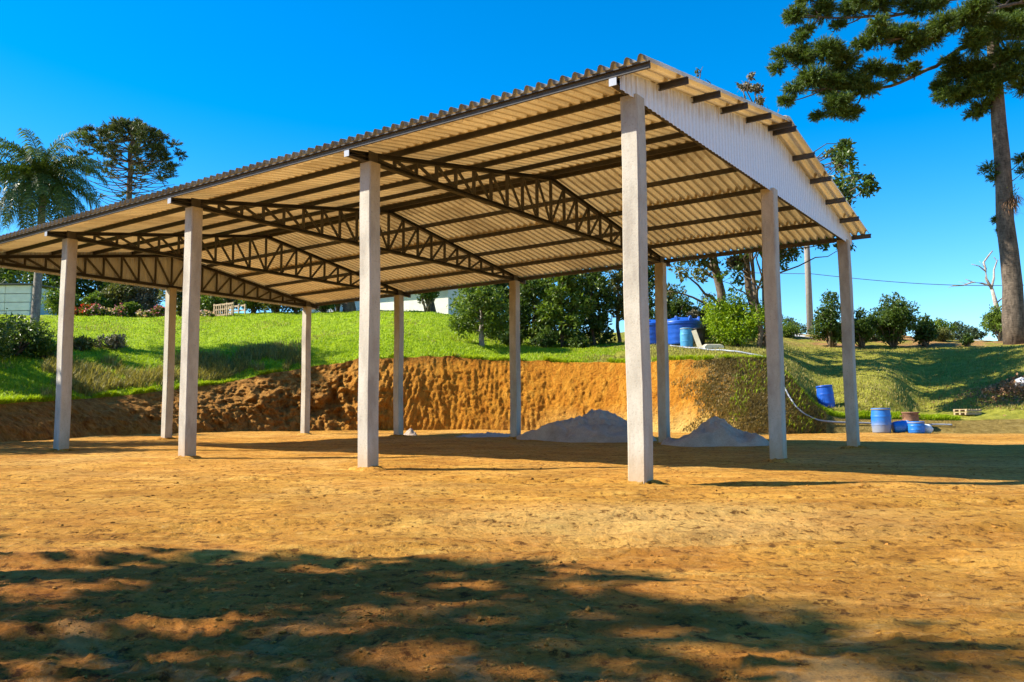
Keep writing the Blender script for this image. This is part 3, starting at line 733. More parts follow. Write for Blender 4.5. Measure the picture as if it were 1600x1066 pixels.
# the tall araucaria at the right edge
def big_araucaria():
    base = on(1588, 537); D = base[1]; k = D/FPX; base[2] -= .15
    H = (537+140)*k; R0 = 15.5*k
    xt = local_px(base, 1572, 60, D)
    groups = [([(1565, 20, 0), (1520, 62, .5), (1460, 104, .8), (1395, 134, .6), (1330, 150, .2), (1262, 128, 0)], .16,
               [(1225,88,.4,24),(1255,95,.6,28),(1290,82,-.4,32),(1320,100,.3,32),(1270,125,0,30),(1300,140,.8,32),(1335,132,0,28),(1310,165,-.3,30),(1328,180,.2,20),(1365,112,.5,28),(1362,140,0,20),(1240,140,-.4,20),(1228,160,.1,14),(1395,118,-.2,22),(1248,62,.3,16),(1425,112,.6,18),(1280,182,.1,14)]),
              ([(1568, -6, 0), (1510, 38, -.8), (1450, 62, -1.2), (1380, 62, -1.3)], .13,
               [(1370,60,-1.3,28),(1400,55,-1,25),(1345,72,-1,18),(1430,72,-1.2,26),(1455,60,-.8,28),(1412,88,-1,18)]),
              ([(1568, -40, 0), (1490, -2, .9), (1400, 24, 1.2), (1300, 28, 1.1), (1250, 24, 1)], .14,
               [(1245,25,1,24),(1285,22,1.4,28),(1330,15,1.2,28),(1375,10,1,28),(1420,8,.8,26),(1262,48,1,16),(1310,40,1.2,16),(1460,8,.6,26),(1265,-5,1,22),(1350,-20,1,26)]),
              ([(1573, 60, 0), (1545, 100, .6), (1500, 140, .8)], .10,
               [(1490,120,.5,30),(1520,112,0,34),(1545,142,-.5,30),(1505,150,.6,28),(1478,152,.3,24),(1535,170,.4,22),(1555,105,.3,28),(1470,135,.5,18)]),
              ([(1570, 10, 0), (1530, 20, -1.5), (1490, 36, -2.5)], .10,
               [(1475,40,-2.4,28),(1510,30,-2,32),(1545,48,-1.5,36),(1580,90,-1.6,34),(1525,70,-1.8,28),(1592,45,-1.5,36),(1570,122,-1.2,26)]),
              ([(1576, 30, 0), (1620, 60, .8), (1700, 80, .6), (1780, 70, 0)], .13,
               [(1620,40,.5,36),(1660,70,.8,32),(1640,110,0,30),(1700,60,.6,34),(1740,85,.2,32),(1790,65,0,32),(1600,135,.4,26),(1690,110,.9,26)]),
              ([(1575, -20, 0), (1610, 0, 2.4), (1640, 20, 4)], .12, [(1610,0,2.4,36),(1650,20,4,36),(1570,10,3.5,34),(1540,-10,3,34),(1600,-40,1,40),(1500,-30,2,34)])]
    br = []; tufts = []
    def trunk_at(py): return np.array((0., 0., (537-py)*k*.99))
    for pl, r0, tl in groups:
        P = np.array([local_px(base, x, y, D+d) for x, y, d in pl]); P[0] = trunk_at(pl[0][1]); P[0, 0] = np.interp(P[0, 2], [0, H], [0, -.35])
        q = np.linspace(0, len(P)-1, 4*len(P)); PP = np.stack([np.interp(q, np.arange(len(P)), P[:, c]) for c in range(3)], 1); PP[1:] += rng.normal(size=PP[1:].shape)*.03
        br.append((PP, r0))
        for x, y, d, rp in tl:
            c = local_px(base, x, y, D+d); R = rp*k*.88
            tufts.append((*c, R, int(5600*(rp/28)**2)))
            tufts.append((*(c+rng.normal(size=3)*R*np.array((.55, .7, .45))), R*.72, int(2600*(rp/28)**2)))
            w = np.linalg.norm(PP-c, axis=1)+.6*np.arange(len(PP))[::-1]*.05; j = int(np.argmin(w)); j = max(0, j-2); br.append((arc(PP[j], c, .12, 6), .055))
    for x, y, d, rp in ((1546, 266, .1, 17), (1556, 280, .3, 14), (1600, 268, -.4, 14), (1562, 345, .2, 11), (1566, 362, .2, 10), (1598, 250, .3, 14)):
        c = local_px(base, x, y, D+d); tufts.append((*c, rp*k, 1100)); br.append((arc(trunk_at(y+8), c, .05, 5), .04))
    return araucaria('araucaria_tree', 'tall araucaria pine with a thick scarred trunk cut off by the right picture edge', base, H, R0, tufts, br, 'needle', .19, lean=(-.35, 0)), base, k
AR, ARB, ARK = big_araucaria()

def bromeliad():
    c = at(1580, 312, ARB[1]-.32); root = empty('bromeliad_clump', c, 0, 'reddish dried bromeliad clump clinging to the tall araucaria trunk', 'plant')
    V = []; F = []
    for mat, n, up, nm in (('leaf_rust', 260, -.25, 'dry_leaves'), ('leaf_lime', 60, .9, 'green_leaves')):
        V = []; F = []
        for i in range(n):
            a = rng.random()*6.28; d = np.array((math.cos(a), math.sin(a)*.8-.2, rng.normal()*.5+up)); d /= np.linalg.norm(d)
            s = np.cross(d, (0, 0, 1.)); s /= np.linalg.norm(s)+1e-6; L = .28+.36*rng.random(); o = np.array((rng.normal()*.18, rng.normal()*.05, rng.normal()*.25+(.35 if up > 0 else 0)))
            b = len(V); 
            for t, w in ((0, .022), (.5, .02), (1, .002)):
                p = o+d*L*t; p = p+np.array((0, 0, -.28*L*t*t*2)); V += [p-s*w, p+s*w]
            F += [(b, b+1, b+3, b+2), (b+2, b+3, b+5, b+4)]
        mesh_obj(nm, np.array(V), F, M[mat], root)
bromeliad()

def far_araucaria():
    D = 52.; base = spot(193, D); k = D/FPX; zt = at(193, 196, D)[2]; H = zt-base[2]; br = []; tufts = []
    def zy(py): return at(193, py, D)[2]-base[2]
    for py, Rp, n, tz in ((202, 20, 5, 4), (210, 42, 8, 8), (222, 58, 9, 10), (237, 66, 9, 14), (252, 60, 7, 12)):
        for i in range(n):
            a = i*6.283/n+py*.37; rr = Rp*k*(.75+.4*rng.random()); z = zy(py)
            e = np.array((rr*math.cos(a), rr*math.sin(a), z+.1)); br.append((arc((0, 0, z-tz*k*1.2), e, .15), .045))
            tufts.append((*e, 10.5*k*(.8+.5*rng.random()), 700))
            m = e*np.array((.62, .62, 1)); m[2] += .12; tufts.append((*m, 9*k, 420))
    for py, Rp, n in ((264, 70, 9), (276, 70, 9), (288, 74, 9), (300, 68, 9), (314, 58, 8), (326, 50, 7)):
        for i in range(n):
            a = i*6.283/n+py*.53; rr = Rp*k*(.75+.45*rng.random()); z = zy(py)
            e = np.array((rr*math.cos(a), rr*math.sin(a), z+.30)); br.append((arc((0, 0, z-.05), e, .18), .04))
            if rng.random() < .30: tufts.append((*e, 11*k, 200))
    for px, py, rp in ((262, 272, 13), (252, 280, 11), (270, 262, 10), (246, 238, 15), (255, 245, 11), (232, 262, 9), (128, 212, 12), (140, 225, 12)):
        e = local_px(base, px, py, D+rng.normal()*.3); tufts.append((*e, rp*k*1.15, 700)); br.append((arc((0, 0, e[2]-.45), e, .2), .045))
    return araucaria('araucaria_tree', 'umbrella crowned araucaria pine with bare lower branches behind the left roof end', base, H, .27, tufts, br, 'needle_far', .18)
far_araucaria()

def palm():
    base = on(52, 528); D = base[1]; k = D/FPX; H = at(52, 292, D)[2]-base[2]
    root = empty('palm_tree', base, 0, 'feathery queen palm with drooping fronds at the left edge', 'tree')
    n = 16; t = np.linspace(0, 1, n); pts = np.stack([.12*np.sin(t*2), t*0, -.3+t*(H+.3)], 1)
    MB().tube(pts, .185-.04*t, 14).build('trunk', M['bark_grey'], root, True)
    hd = MB().lathe([(.12, H-.35), (.17, H-.1), (.15, H+.25), (.06, H+.6)], 12); hd.build('crownshaft', M['bark'], root, True)
    for i in range(60):
        a = i*2.4; el = math.radians(80-112*(i/60)**.9+rng.normal()*5); L = 2.7+.6*rng.random(); m = 22
        s = np.linspace(0, 1, m); e = el-np.radians(110)*s**1.4*(.65+.4*rng.random())
        hx = np.cumsum(np.cos(e))*L/m; hz = np.cumsum(np.sin(e))*L/m
        P = np.stack([hx*math.cos(a), hx*math.sin(a), H+.2+hz], 1); rb = MB().tube(P, np.linspace(.03, .006, m), 5)
        V = [np.array(v) for v in rb.V]; F = list(rb.F)
        T = np.gradient(P, axis=0); T /= np.linalg.norm(T, axis=1)[:, None]; side = np.array((-math.sin(a), math.cos(a), 0))
        for j in np.linspace(2, m-1.01, 62):
            j0 = int(j); p = P[j0]+(P[min(j0+1, m-1)]-P[j0])*(j-j0); tt = T[j0]
            for sg in (-1, 1):
                d = side*sg*(.7+.3*rng.random())+tt*.55+np.array((0, 0, .15+rng.normal()*.25)); d /= np.linalg.norm(d); l = (.48*math.sin(math.pi*min(1, .18+.8*j/m))**.6+.1)*(.8+.4*rng.random())
                b = len(V); w = .022; q = p+d*l*.5; r_ = p+d*l+np.array((0, 0, -.55*l)); wv = tt*w
                V += [p-wv*.5, p+wv*.5, q+wv, q-wv, r_]; F += [(b, b+1, b+2, b+3), (b+3, b+2, b+4)]
        mesh_obj('frond', np.array(V), F, M['palm'], root)
    return root
palm()

# --- left: dark grove, hedge bushes and flowers along the crest of the lawn
GD = 'trees of the dark grove behind the left gable'
for px, D, H, R, lf, lab in ((-90, 60, 4.6, 2.6, 'leaf_dark', 'dark grove tree cut by the left picture edge above the white building'),
                             (15, 58, 4.4, 2.4, 'leaf_dark', 'dark tree of the left grove above the white panelled roof'),
                             (85, 56, 4.2, 2.2, 'leaf_dark', 'dark tree of the left grove just right of the palm trunk'),
                             (150, 58, 4.4, 2.3, 'leaf_dark', 'dark tree of the left grove behind the pale green bush'),
                             (205, 57, 3.9, 1.9, 'leaf_dark', 'dark tree of the left grove farthest right, beside a gap of sky')):
    tree('grove_tree', lab, 'tree', spot(px, D), H, R, lf, 6500, .26, 'bark', .15, 9, .12, group=GD, gap=.40)
HB = 'bushes along the top of the lawn'
for px, D, H, R, lf, n, fl, lab in (
    (92, 45.5, 1.0, .9, 'leaf_mid', 2600, None, 'low dark green bush between the palm trunk and the first left column'),
    (148, 46.0, .85, .75, 'leaf_mid', 3200, None, 'pale green rounded bush behind the red flowers'),
    (186, 47.0, 1.55, .95, 'leaf_olive', 3000, None, 'olive bush right of the pale green rounded bush'),
    (222, 47.5, 1.7, 1.0, 'leaf_grey', 2800, None, 'grey green straggly bush under the gable, beside a sky gap'),
    (204, 45.6, .55, .5, 'leaf_mid', 1500, None, 'small dark ball bush among the pink flowers'),
    (285, 47.0, 1.5, 1.05, 'leaf_olive', 3000, None, 'olive bush seen between the two left columns'),
    (322, 46.5, 1.15, .9, 'leaf_mid', 2600, None, 'dark green bush left of the wooden crate'),
    (350, 48.5, 1.5, 1.0, 'leaf_grey', 2600, None, 'greyish bush directly behind the wooden crate'),
    (394, 47.5, 1.35, .9, 'leaf_mid', 3000, None, 'deep green bush right of the wooden crate'),
    (430, 46.8, 1.3, 1.1, 'leaf_olive', 3600, None, 'wide reed like hedge bush left of the far corner column'),
    (462, 46.6, 1.15, .8, 'leaf_mid', 2600, None, 'hedge bush just behind the far corner column'),
    (505, 47.5, 1.0, .7, 'leaf_mid', 1800, None, 'low bush in front of the white wall right of the far corner column'),
    (525, 49, 1.6, .8, 'leaf_grey', 1100, None, 'thin twiggy bush in front of the white wall, near the dark trunk'),
    (668, 47.2, 1.5, .7, 'leaf_dark', 1800, None, 'dark slender bush before the white wall, near the leafy bank tree')):
    bush('hedge_bush', lab, 'bush', spot(px, D), H*1.5, R*1.3, lf, int(n*1.5), .16, HB, flower=fl, gap=.36)
FG = 'flowering plants along the top of the lawn'
for px, D, H, R, fl, lab in ((120, 45.1, .32, .42, 'petal_red', 'red flowering plant at the left end of the flower row, beside the first column'),
    (137, 45.0, .40, .42, 'petal_red', 'bright red flowering plant before the pale green bush'),
    (146, 44.9, .42, .40, 'petal_pink', 'magenta pink flowering plant touching the bright red one'),
    (165, 45.1, .30, .50, 'petal_pale', 'pale salmon flowering plant in the middle of the flower row'),
    (186, 45.2, .40, .42, 'petal_pink', 'pink flowering plant left of the dark ball bush'),
    (247, 45.3, .42, .42, 'petal_pink', 'pink flowering plant beside the gable centre column'),
    (225, 45.2, .24, .5, 'petal_pale', 'low pale flowering plant between ball bush and gable centre column'),
    (318, 45.2, .24, .5, 'petal_pale', 'low pale flowering plant left of the wooden crate')):
    bush('flowering_plant', lab, 'plant', spot(px, D-.2), H*1.5, R*1.25, 'leaf_mid', 900, .13, FG, 7, fl, .3)
# weeds and shrubs on the left slope
for px, py, H, R, lf, n, lab in ((22, 555, 1.45, 1.5, 'leaf_dark', 5200, 'dark shady shrub at the left edge below the palm'),
    (-40, 560, 1.8, 1.7, 'leaf_dark', 4200, 'dark shrub cut by the left picture edge below the palm'),
    (68, 560, .75, .7, 'leaf_mid', 1800, 'small green shrub at the foot of the palm trunk'),
    (178, 545, .65, 1.0, 'leaf_grey', 1500, 'dry greyish weed clump on the lawn right of the first column'),
    (128, 548, .6, .6, 'leaf_olive', 1300, 'olive weed clump behind the first left column')):
    bush('shrub', lab, 'shrub', on(px, py), H, R, lf, n, .13, 'shrubs on the left slope', gap=.42)

# --- middle: trees in front of and beside the white wall
tree('trunk_tree', 'dark trunked tree in front of the white wall, its crown hidden by the roof', 'tree', spot(544, 48), 4.2, 1.5, 'leaf_dark', 3500, .22, 'bark', .34, 7, .55)
tree('leaning_tree', 'slim leaning tree in front of the white wall beside the bushy bank tree', 'tree', spot(678, 48.5), 3.8, 1.3, 'leaf_dark', 2500, .2, 'bark', .16, 6, .55, (-.5, 0))
b = on(752, 541); k = b[1]/FPX
tree('bank_tree', 'bushy light leaved tree standing at the bank edge with a short pale trunk', 'tree', b, 98*k, 58*k, 'leaf_mid', 9500, .17, 'bark_grey', .12, 10, .28, gap=.44)
DK = 'dark leafy trees above the cut bank'
for px, D, H, R, lf, n, lab in ((785, 42.5, 4.0, 1.35, 'leaf_dark', 5500, 'dark leafy tree just right of the bushy bank tree'),
    (835, 41.0, 4.4, 1.5, 'leaf_dark', 7500, 'dark glossy tree right of the third back column'),
    (880, 40.2, 4.2, 1.45, 'leaf_mid', 7500, 'glossy green tree midway between two dark ones above the bank'),
    (925, 41.5, 4.8, 1.5, 'leaf_dark', 6500, 'dark tree left of the near corner column, its crown reaching the roof'),
    (968, 42.2, 4.6, 1.0, 'leaf_olive', 2400, 'thin olive tree half hidden by the near corner column'),
    (1012, 44.5, 4.8, 1.5, 'leaf_dark', 5500, 'dark tree behind the blue tanks')):
    tree('leafy_tree', lab, 'tree', spot(px, D), H, R, lf, n, .2, 'bark', .09, 11, .08 if n > 3000 else .3, group=DK, gap=.43)
for px, D, H, R, lf, n, lab in ((850, 39.5, .8, .8, 'leaf_dark', 1800, 'low dark undergrowth shrub below the dark glossy tree'),
    (905, 39.6, .7, .9, 'leaf_dark', 1800, 'low undergrowth shrub left of the near corner column'),
    (800, 40.0, 1.0, .7, 'leaf_dark', 1800, 'dark shrub tucked behind the third back column'),
    (1062, 43.5, 3.0, 1.2, 'leaf_dark', 5200, 'deep green dense shrub behind the larger blue tank'),
    (1108, 44.0, 2.5, 1.35, 'leaf_olive', 4200, 'brownish olive shrub behind the lime green bush'),
    (1085, 42.5, 1.7, .8, 'leaf_grey', 2200, 'greyish shrub behind the faded barrel and black drum')):
    bush('shrub', lab, 'shrub', spot(px, D), H, R, lf, n, .15, 'shrubs behind the bank platform')
b = on(1152, 541); k = b[1]/FPX
bush('lime_bush', 'bright lime green bush near the centre gable column', 'bush', b, 88*k, 62*k, 'leaf_lime', 10500, .14, nblob=17, gap=.38)
# the tall trees that stand behind the roof
TT = 'tall trees behind the shed roof'
def tall_tree(px, D, topy, R, lean, r0, leaf, n, lab, tufts):
    base = spot(px, D); k = D/FPX; H = at(px, topy, D)[2]-base[2]; bl = []
    for x, y, rp in tufts:
        c = at(x, y, D+rng.normal()*1.2)-base; bl.append((*c, rp*k, rp*k*.7))
        if 210 < y < 370:
            for q in ((-2.6, 2.6) if leaf != 'leaf_dark' else (-5.4, -2.6, 2.6)): c = at(x+rng.normal()*12, y+rng.normal()*12, D+q)-base; bl.append((*c, rp*k*.9, rp*k*.7))
    return tree('tall_tree', lab, 'tree', base, H, R, leaf, n, .24, 'bark', r0, group=TT, lean=lean, blobs=bl, gap=.49)
tall_tree(1142, 41.0, 150, 4, (-1.6, 0), .21, 'leaf_olive', 13000, 'tall tree with a curved thick trunk behind the lime bush', [(1100,425,22),(1110,405,24),(1080,400,26),(1120,385,24),(1060,340,50),(1100,300,60),(1150,250,60),(1060,250,50),(1120,190,40),(1095,112,9),(1110,130,10),(1062,425,20),(1045,455,16),(1165,330,40)])
tall_tree(1172, 41.5, 130, 3.5, (.2, 0), .17, 'leaf_grey', 6500, 'tall straight dark trunk with thin crown poking above the roof', [(1165,132,14),(1180,140,12),(1190,160,13),(1158,160,10),(1172,200,36),(1150,410,16),(1185,300,40),(1172,120,8),(1200,172,9)])
tall_tree(1193, 39.5, 200, 4, (.6, 0), .13, 'leaf_dark', 15000, 'tall dark tree whose crown hangs under the back eave near the pole', [(1225,395,24),(1250,385,26),(1215,415,14),(1290,375,20),(1320,385,14),(1200,350,50),(1240,330,50),(1280,330,40),(1310,300,30),(1320,250,20),(1335,290,16),(1300,245,16),(1325,238,12),(1345,278,9)])
tall_tree(1184, 37.5, 240, 4, (-.3, 0), .10, 'leaf_dark', 12000, 'slender tall tree standing behind the other tall trunks', [(1130,440,20),(1160,430,22),(1180,400,28),(1200,440,14),(1150,360,40),(1220,350,44),(1180,300,50)])
# --- right: shrubs on the hill, distant trees, dead tree
SH_ = 'dark round shrubs on the right hill'
for px, py, H, R, lf, n, lab in ((1300, 543, 3.0, .85, 'leaf_dark', 4200, 'tall dark hill shrub between the pole and the far corner column'),
    (1347, 543, 2.1, .6, 'leaf_dark', 2400, 'narrow hill shrub peeking out right of the far corner column'),
    (1396, 543, 2.9, 1.15, 'leaf_dark', 6500, 'largest dark round shrub in the open on the right hill'),
    (1446, 541, 1.75, .6, 'leaf_dark', 1800, 'small spreading dark shrub right of the largest one')):
    b = on(px, py); bush('hill_shrub', lab, 'shrub', b, H*1.05, R*1.5, lf, int(n*1.6), .17, SH_, nblob=18, gap=.42)
DT = 'distant trees beyond the right hill'
for i, (px, D, py, R, lf, lab) in enumerate(((1222, 95, 482, 2.2, 'leaf_far', 'bluish distant tree directly right of the gable centre column'), (1246, 100, 494, 2.0, 'leaf_far', 'bluish distant tree left of the pole foot'),
    (1345, 75, 508, 1.6, 'leaf_far', 'distant low tree showing above the road, behind the narrow hill shrub'), (1470, 78, 497, 2.0, 'leaf_mid', 'distant green tree behind the small spreading shrub'), (1500, 82, 497, 1.9, 'leaf_far', 'flat topped distant tree midway to the dead tree'),
    (1526, 80, 508, 1.5, 'leaf_far', 'distant low tree left of the ivy clad stump'))):
    b = spot(px, D); H = at(px, py, D)[2]-b[2]; tree('distant_tree', lab, 'tree', b, max(H, 1.5), R, lf, 2200, .28, 'bark', .12, 7, .2, group=DT, gap=.42, flat=.6)
for px, D, H, R, lf, lab in ((1232, 52.3, .7, .7, 'leaf_mid', 'low roadside shrub left of the pole foot'), (1325, 52.0, .8, .8, 'leaf_olive', 'roadside shrub behind the far corner column'), (1370, 52, .9, 1.0, 'leaf_mid', 'roadside shrub left of the largest hill shrub'),
    (1472, 51, .5, .6, 'leaf_olive', 'low weed tuft at the road edge'), (1512, 47, .45, .3, 'leaf_dark', 'tiny dark shrub beside the road, left of the dead tree')):
    bush('roadside_shrub', lab, 'shrub', spot(px, D), H*1.6, R*1.5, lf, 2200, .14, 'shrubs along the road')
b = on(1562, 530); k = b[1]/FPX
bush('ivy_stump_bush', 'dense green bush wrapping the foot of the dead tree', 'bush', b, 52*k, 34*k, 'leaf_mid', 5500, .15, nblob=9)
def dead_tree():
    D = b[1]+.4; base = np.array(spot(1568, D)); root = empty('dead_tree', base, 0, 'bare dead tree with broken pale branches beside the tall araucaria', 'tree')
    def q(x, y, d=0): return at(x, y, D+d)-base
    mb = MB(); mb.tube([(0, 0, -.2), q(1563, 500), q(1556, 475), q(1550, 452)], [.22, .19, .15, .10], 9)
    mb.build('trunk', M['bark_dead'], root, True)
    for pl, r in (([(1552,460,0),(1548,447,.1),(1535,443,.3),(1520,441,.2),(1505,446,.1),(1488,447,0)], .085), ([(1550,452,0),(1541,436,-.2),(1540,420,-.1),(1537,410,.1),(1546,398,.2),(1551,392,.2)], .10),
                  ([(1541,425,-.2),(1530,416,-.3),(1518,413,-.4)], .05), ([(1549,452,0),(1553,435,.2),(1553,422,.4),(1558,408,.5),(1553,402,.5)], .08), ([(1520,441,.2),(1508,436,.2)], .035), ([(1556,475,0),(1570,462,.3),(1574,448,.5)], .05), ([(1540,420,-.1),(1530,408,0)], .02), ([(1558,408,.5),(1564,404,.5)], .018), ([(1488,447,0),(1481,450,0)], .02), ([(1512,444,.1),(1497,440,.3)], .016)):
        P = np.array([q(*p) for p in pl]); m = MB(); m.tube(P, np.linspace(r, r*.4, len(P)), 7); m.build('branch', M['bark_dead'], root, True)
dead_tree()
# trees to the left of the picture whose shade falls on yard, bank and lawn; unseen ones behind the photographer are added to block sky light
for x, y, H, R, n, gp, lab in ((-9.0, 4.40, 8.4, 1.15, 1600, .495, 'broad shade tree left of the yard whose shadow dapples the foreground'),
                    (-7.4, 2.4, 7.5, 1.2, 420, .56, 'thin crowned shade tree left of the yard, nearer the photographer'),
                    (-11.6, 3.1, 12.0, 1.35, 2200, .48, 'tallest shade tree left of the yard, throwing the farthest shadow'),
                    (-19.6, 20.5, 8.0, 2.6, 6500, .38, 'shade tree at the left end of the cut bank'), (-17.2, 17.5, 6.0, 1.8, 4500, .38, 'smaller shade tree before the left end of the cut bank'),
                    (-4.0, -7.0, 9.0, 3.4, 5200, .40, 'wide unseen tree added behind the photographer to block sky light'), (4.5, -9.0, 8.5, 3.2, 5000, .40, 'unseen tree added behind the photographer towards the right to block sky light'), (-11.0, -4.5, 10.0, 3.4, 5200, .40, 'large unseen tree added behind and left of the photographer to block sky light'),
                    (-24.0, 27.0, 8.0, 2.5, 6000, .40, 'shade tree on the left slope beyond the shrubs'), (-27.0, 33.0, 8.0, 2.6, 6000, .42, 'shade tree high on the left slope')):
    tree('shade_tree', lab, 'tree', (x, y, land(x, y)), H, R, 'leaf_dark', n, .24, 'bark', .2, 16, .35, group='shade trees left of the yard', gap=gp)

# ------------------------------------------------------------------ walls, tanks, barrels and yard things
def white_building():
    D = 49.; a = at(-190, 488, D); b = at(47, 488, D); z0 = min(land(a[0], a[1]), land(b[0], b[1]))-.2; w = b[0]-a[0]; zt = at(20, 446, D)[2]
    root = empty('white_building', ((a[0]+b[0])/2, D, z0), 0, 'low white panelled building beside the palm at the left edge', 'building'); h = zt-z0
    mb = MB(); n = 6; pw = w/n; rows = 4
    for i in range(n):
        for j in range(rows):
            mb.box((-w/2+pw*(i+.5), 0, h*(j+.5)/rows), (pw-.03, .12+.004*((i+j) % 2), h/rows-.04))
    mb.build('panel_wall', M['white_wall'], root); MB().box((0, .06+.055, h/2), (w-.05, .10, h-.02)).build('inner_wall', M['grey'], root)
    for s in (-1, 1): MB().box((s*(w/2-.06), 1.7, h/2), (.12, 3.1, h)).build('side_wall', M['white_wall'], root)
    MB().extrude([(-.25, h+.02), (3.5, h+.30), (3.5, h+.36), (-.25, h+.08)], (-w/2-.15, 0, 0), (w/2+.15, 0, 0), (0, 1, 0), (0, 0, 1)).build('roof', M['roof_dark'], root)
white_building()
def white_wall():
    D = 52.; a = at(455, 488, D); b = at(715, 488, D); z0 = min(land(a[0], a[1]), land(b[0], b[1]))-.3; zt = at(560, 452, D)[2]; w = b[0]-a[0]; h = zt-z0
    root = empty('white_house', ((a[0]+b[0])/2, D+1, z0), -.42, 'long white walled house glimpsed under the far eave between trunks', 'house')
    MB().box((0, 0, h/2), (w, .2, h)).build('front_wall', M['white_wall'], root)
    for s in (-1, 1): MB().box((s*(w/2-.1), 2.6, h/2), (.2, 5.0, h)).build('side_wall', M['white_wall'], root)
    MB().extrude([(-.5, h), (2.6, h+1.0), (5.6, h), (5.6, h+.08), (2.6, h+1.1), (-.5, h+.08)], (-w/2-.3, 0, 0), (w/2+.3, 0, 0), (0, 1, 0), (0, 0, 1)).build('roof', M['brown_pot'], root)
white_wall()

def barrel(loc, mat, label, group='blue plastic barrels', tilt=(0, 0, 0), h=.92, r=.29, open_top=False, dirty=False):
    root = empty('plastic_barrel', loc, 0, label, 'barrel', group); root.rotation_euler = tilt
    prof = [(0, .012), (r*.86, 0), (r*.93, .03)]
    for z in np.linspace(.05, h-.06, 30):
        f = z/h; q = r*(.90+.10*math.sin(math.pi*f)**.7)
        for c in (.33, .66):
            q += .012*math.exp(-((f-c)/.02)**2)
        prof.append((q, z))
    if open_top: prof += [(r*.95, h-.03), (r*.98, h-.01), (r*.96, h), (r*.90, h), (r*.88, h-.05), (r*.92, h*.5), (r*.85, .03), (0, .03)]
    else: prof += [(r*.92, h-.035), (r*.96, h-.03), (r*.96, h), (r*.88, h), (r*.86, h-.02), (0, h-.015)]
    MB().lathe(prof, 36).build('body', M[mat], root, True)
    rm = MB(); rm.lathe([(r*.965, h-.06), (r*1.01, h-.055), (r*1.01, h-.03), (r*.965, h-.025)], 36); rm.build('lid_band', M['grey' if mat != 'blue' else 'blue'], root, True)
    if not open_top:
        bg_ = MB()
        for s in (-1, 1):
            q = MB().lathe([(.05, h-.02), (.05, h+.012), (0, h+.012)], 14); bg_.add([(v[0]+s*r*.5, v[1], v[2]) for v in q.V], q.F)
        bg_.build('bung', M['black'], root)
    return root
M['dirty_blue'] = None
def dirty_blue():
    m, nt, b, out = new_mat('mud_splashed_blue'); g = G(nt); o = g.obj(); s = g.sep(o); n = g.noise(o, 5, 6, .7)
    f = g.smooth(g.math('ADD', s[2], g.math('MULTIPLY', n, .5)), .72, .38)
    c = g.mix(g.math('MULTIPLY', f, .75), (.015, .15, .50), (.27, .26, .22)); g.link(c, b.inputs['Base Color']); b.inputs['Roughness'].default_value = .5; return m
M['dirty_blue'] = dirty_blue()

def tank(px, D, r, h, label):
    base = spot(px, D); base[2] -= .05
    root = empty('water_tank', base, 0, label, 'water tank', 'blue water tanks on the bank platform')
    prof = [(0, .01), (r*.86, 0), (r*.88, .03)]
    for z in np.linspace(.05, h*.66, 18): prof.append((r*(.88+.12*z/(h*.66))+.004*math.sin(z/h*34), z))
    prof += [(r*1.03, h*.68), (r*1.04, h*.72), (r*1.02, h*.75)]
    MB().lathe(prof, 44).build('body', M['blue'], root, True)
    MB().lathe([(r*1.035, h*.735), (r*1.05, h*.75), (r*1.0, h*.80), (r*.86, h*.87), (r*.55, h*.90), (r*.5, h*.93), (0, h*.94)], 44).build('lid', M['blue'], root, True)
    for i in range(8):
        a = i*6.283/8+.3; c = np.array((r*.93*math.cos(a), r*.93*math.sin(a), h*.86)); t = np.array((-math.sin(a), math.cos(a), 0)); o = np.array((math.cos(a), math.sin(a), 0))
        m = MB(); m.extrude([(-.10, -.10), (.10, -.10), (.085, .05), (.03, .14), (-.05, .10), (-.085, .0)], c-o*.06, c+o*.06, t, (0, 0, 1)); bevel(m.build('lug', M['blue'], root), .015)
    return root
TD = on(1066, 541)[1]+.9
tank(1066, TD, 30*TD/FPX, 46*TD/FPX, 'larger blue water tank with lugged lid, right of the second back column')
tank(1020, TD+.5, 26*TD/FPX, 43*TD/FPX, 'blue water tank mostly hidden between the near corner column and second back column')
p = on(1073, 543); barrel(p-np.array((0, 0, .03)), 'sky_blue', 'faded light blue barrel with dark lid before the larger tank', h=.90, r=.285)
# black drum with a leaning board and a pale slab beside it
p = on(1094, 541); p[1] += .25
dr = empty('black_drum', p, 0, 'black plastic drum behind the leaning board, left of the lime bush', 'drum')
MB().lathe([(0, 0), (.24, 0), (.30, .5), (.31, .78), (.33, .79), (.33, .82), (.29, .82), (.27, .4), (0, .38)], 28).build('body', M['black'], dr, True)
for s in (-1, 1): MB().tube([(s*.31, -.08, .74), (s*.38, -.07, .70), (s*.38, .07, .70), (s*.31, .08, .74)], .014, 6).build('handle', M['black'], dr, True)
p = on(1090, 545); tag(MB().bar(p+np.array((.10, -.12, -.03)), p+np.array((-.12, .10, .80)), .20, .03, (0, 1, .2)).build('leaning_board', M['pale_wood']), 'pale wooden board leaning between faded barrel and black drum', 'board')
p = on(1114, 545)
def slab():
    m = MB(); m.extrude([(-.42, 0), (.40, 0), (.43, .10), (.30, .19), (-.28, .20), (-.40, .13)], p+np.array((0, -.2, -.02)), p+np.array((.05, .45, .04)), (1, 0, 0), (0, 0, 1)); o = m.build('stone_slab', M['pale_wood']); bevel(o, .02)
    tag(o, 'pale cream slab lying on the grass before the lime bush', 'slab')
slab()
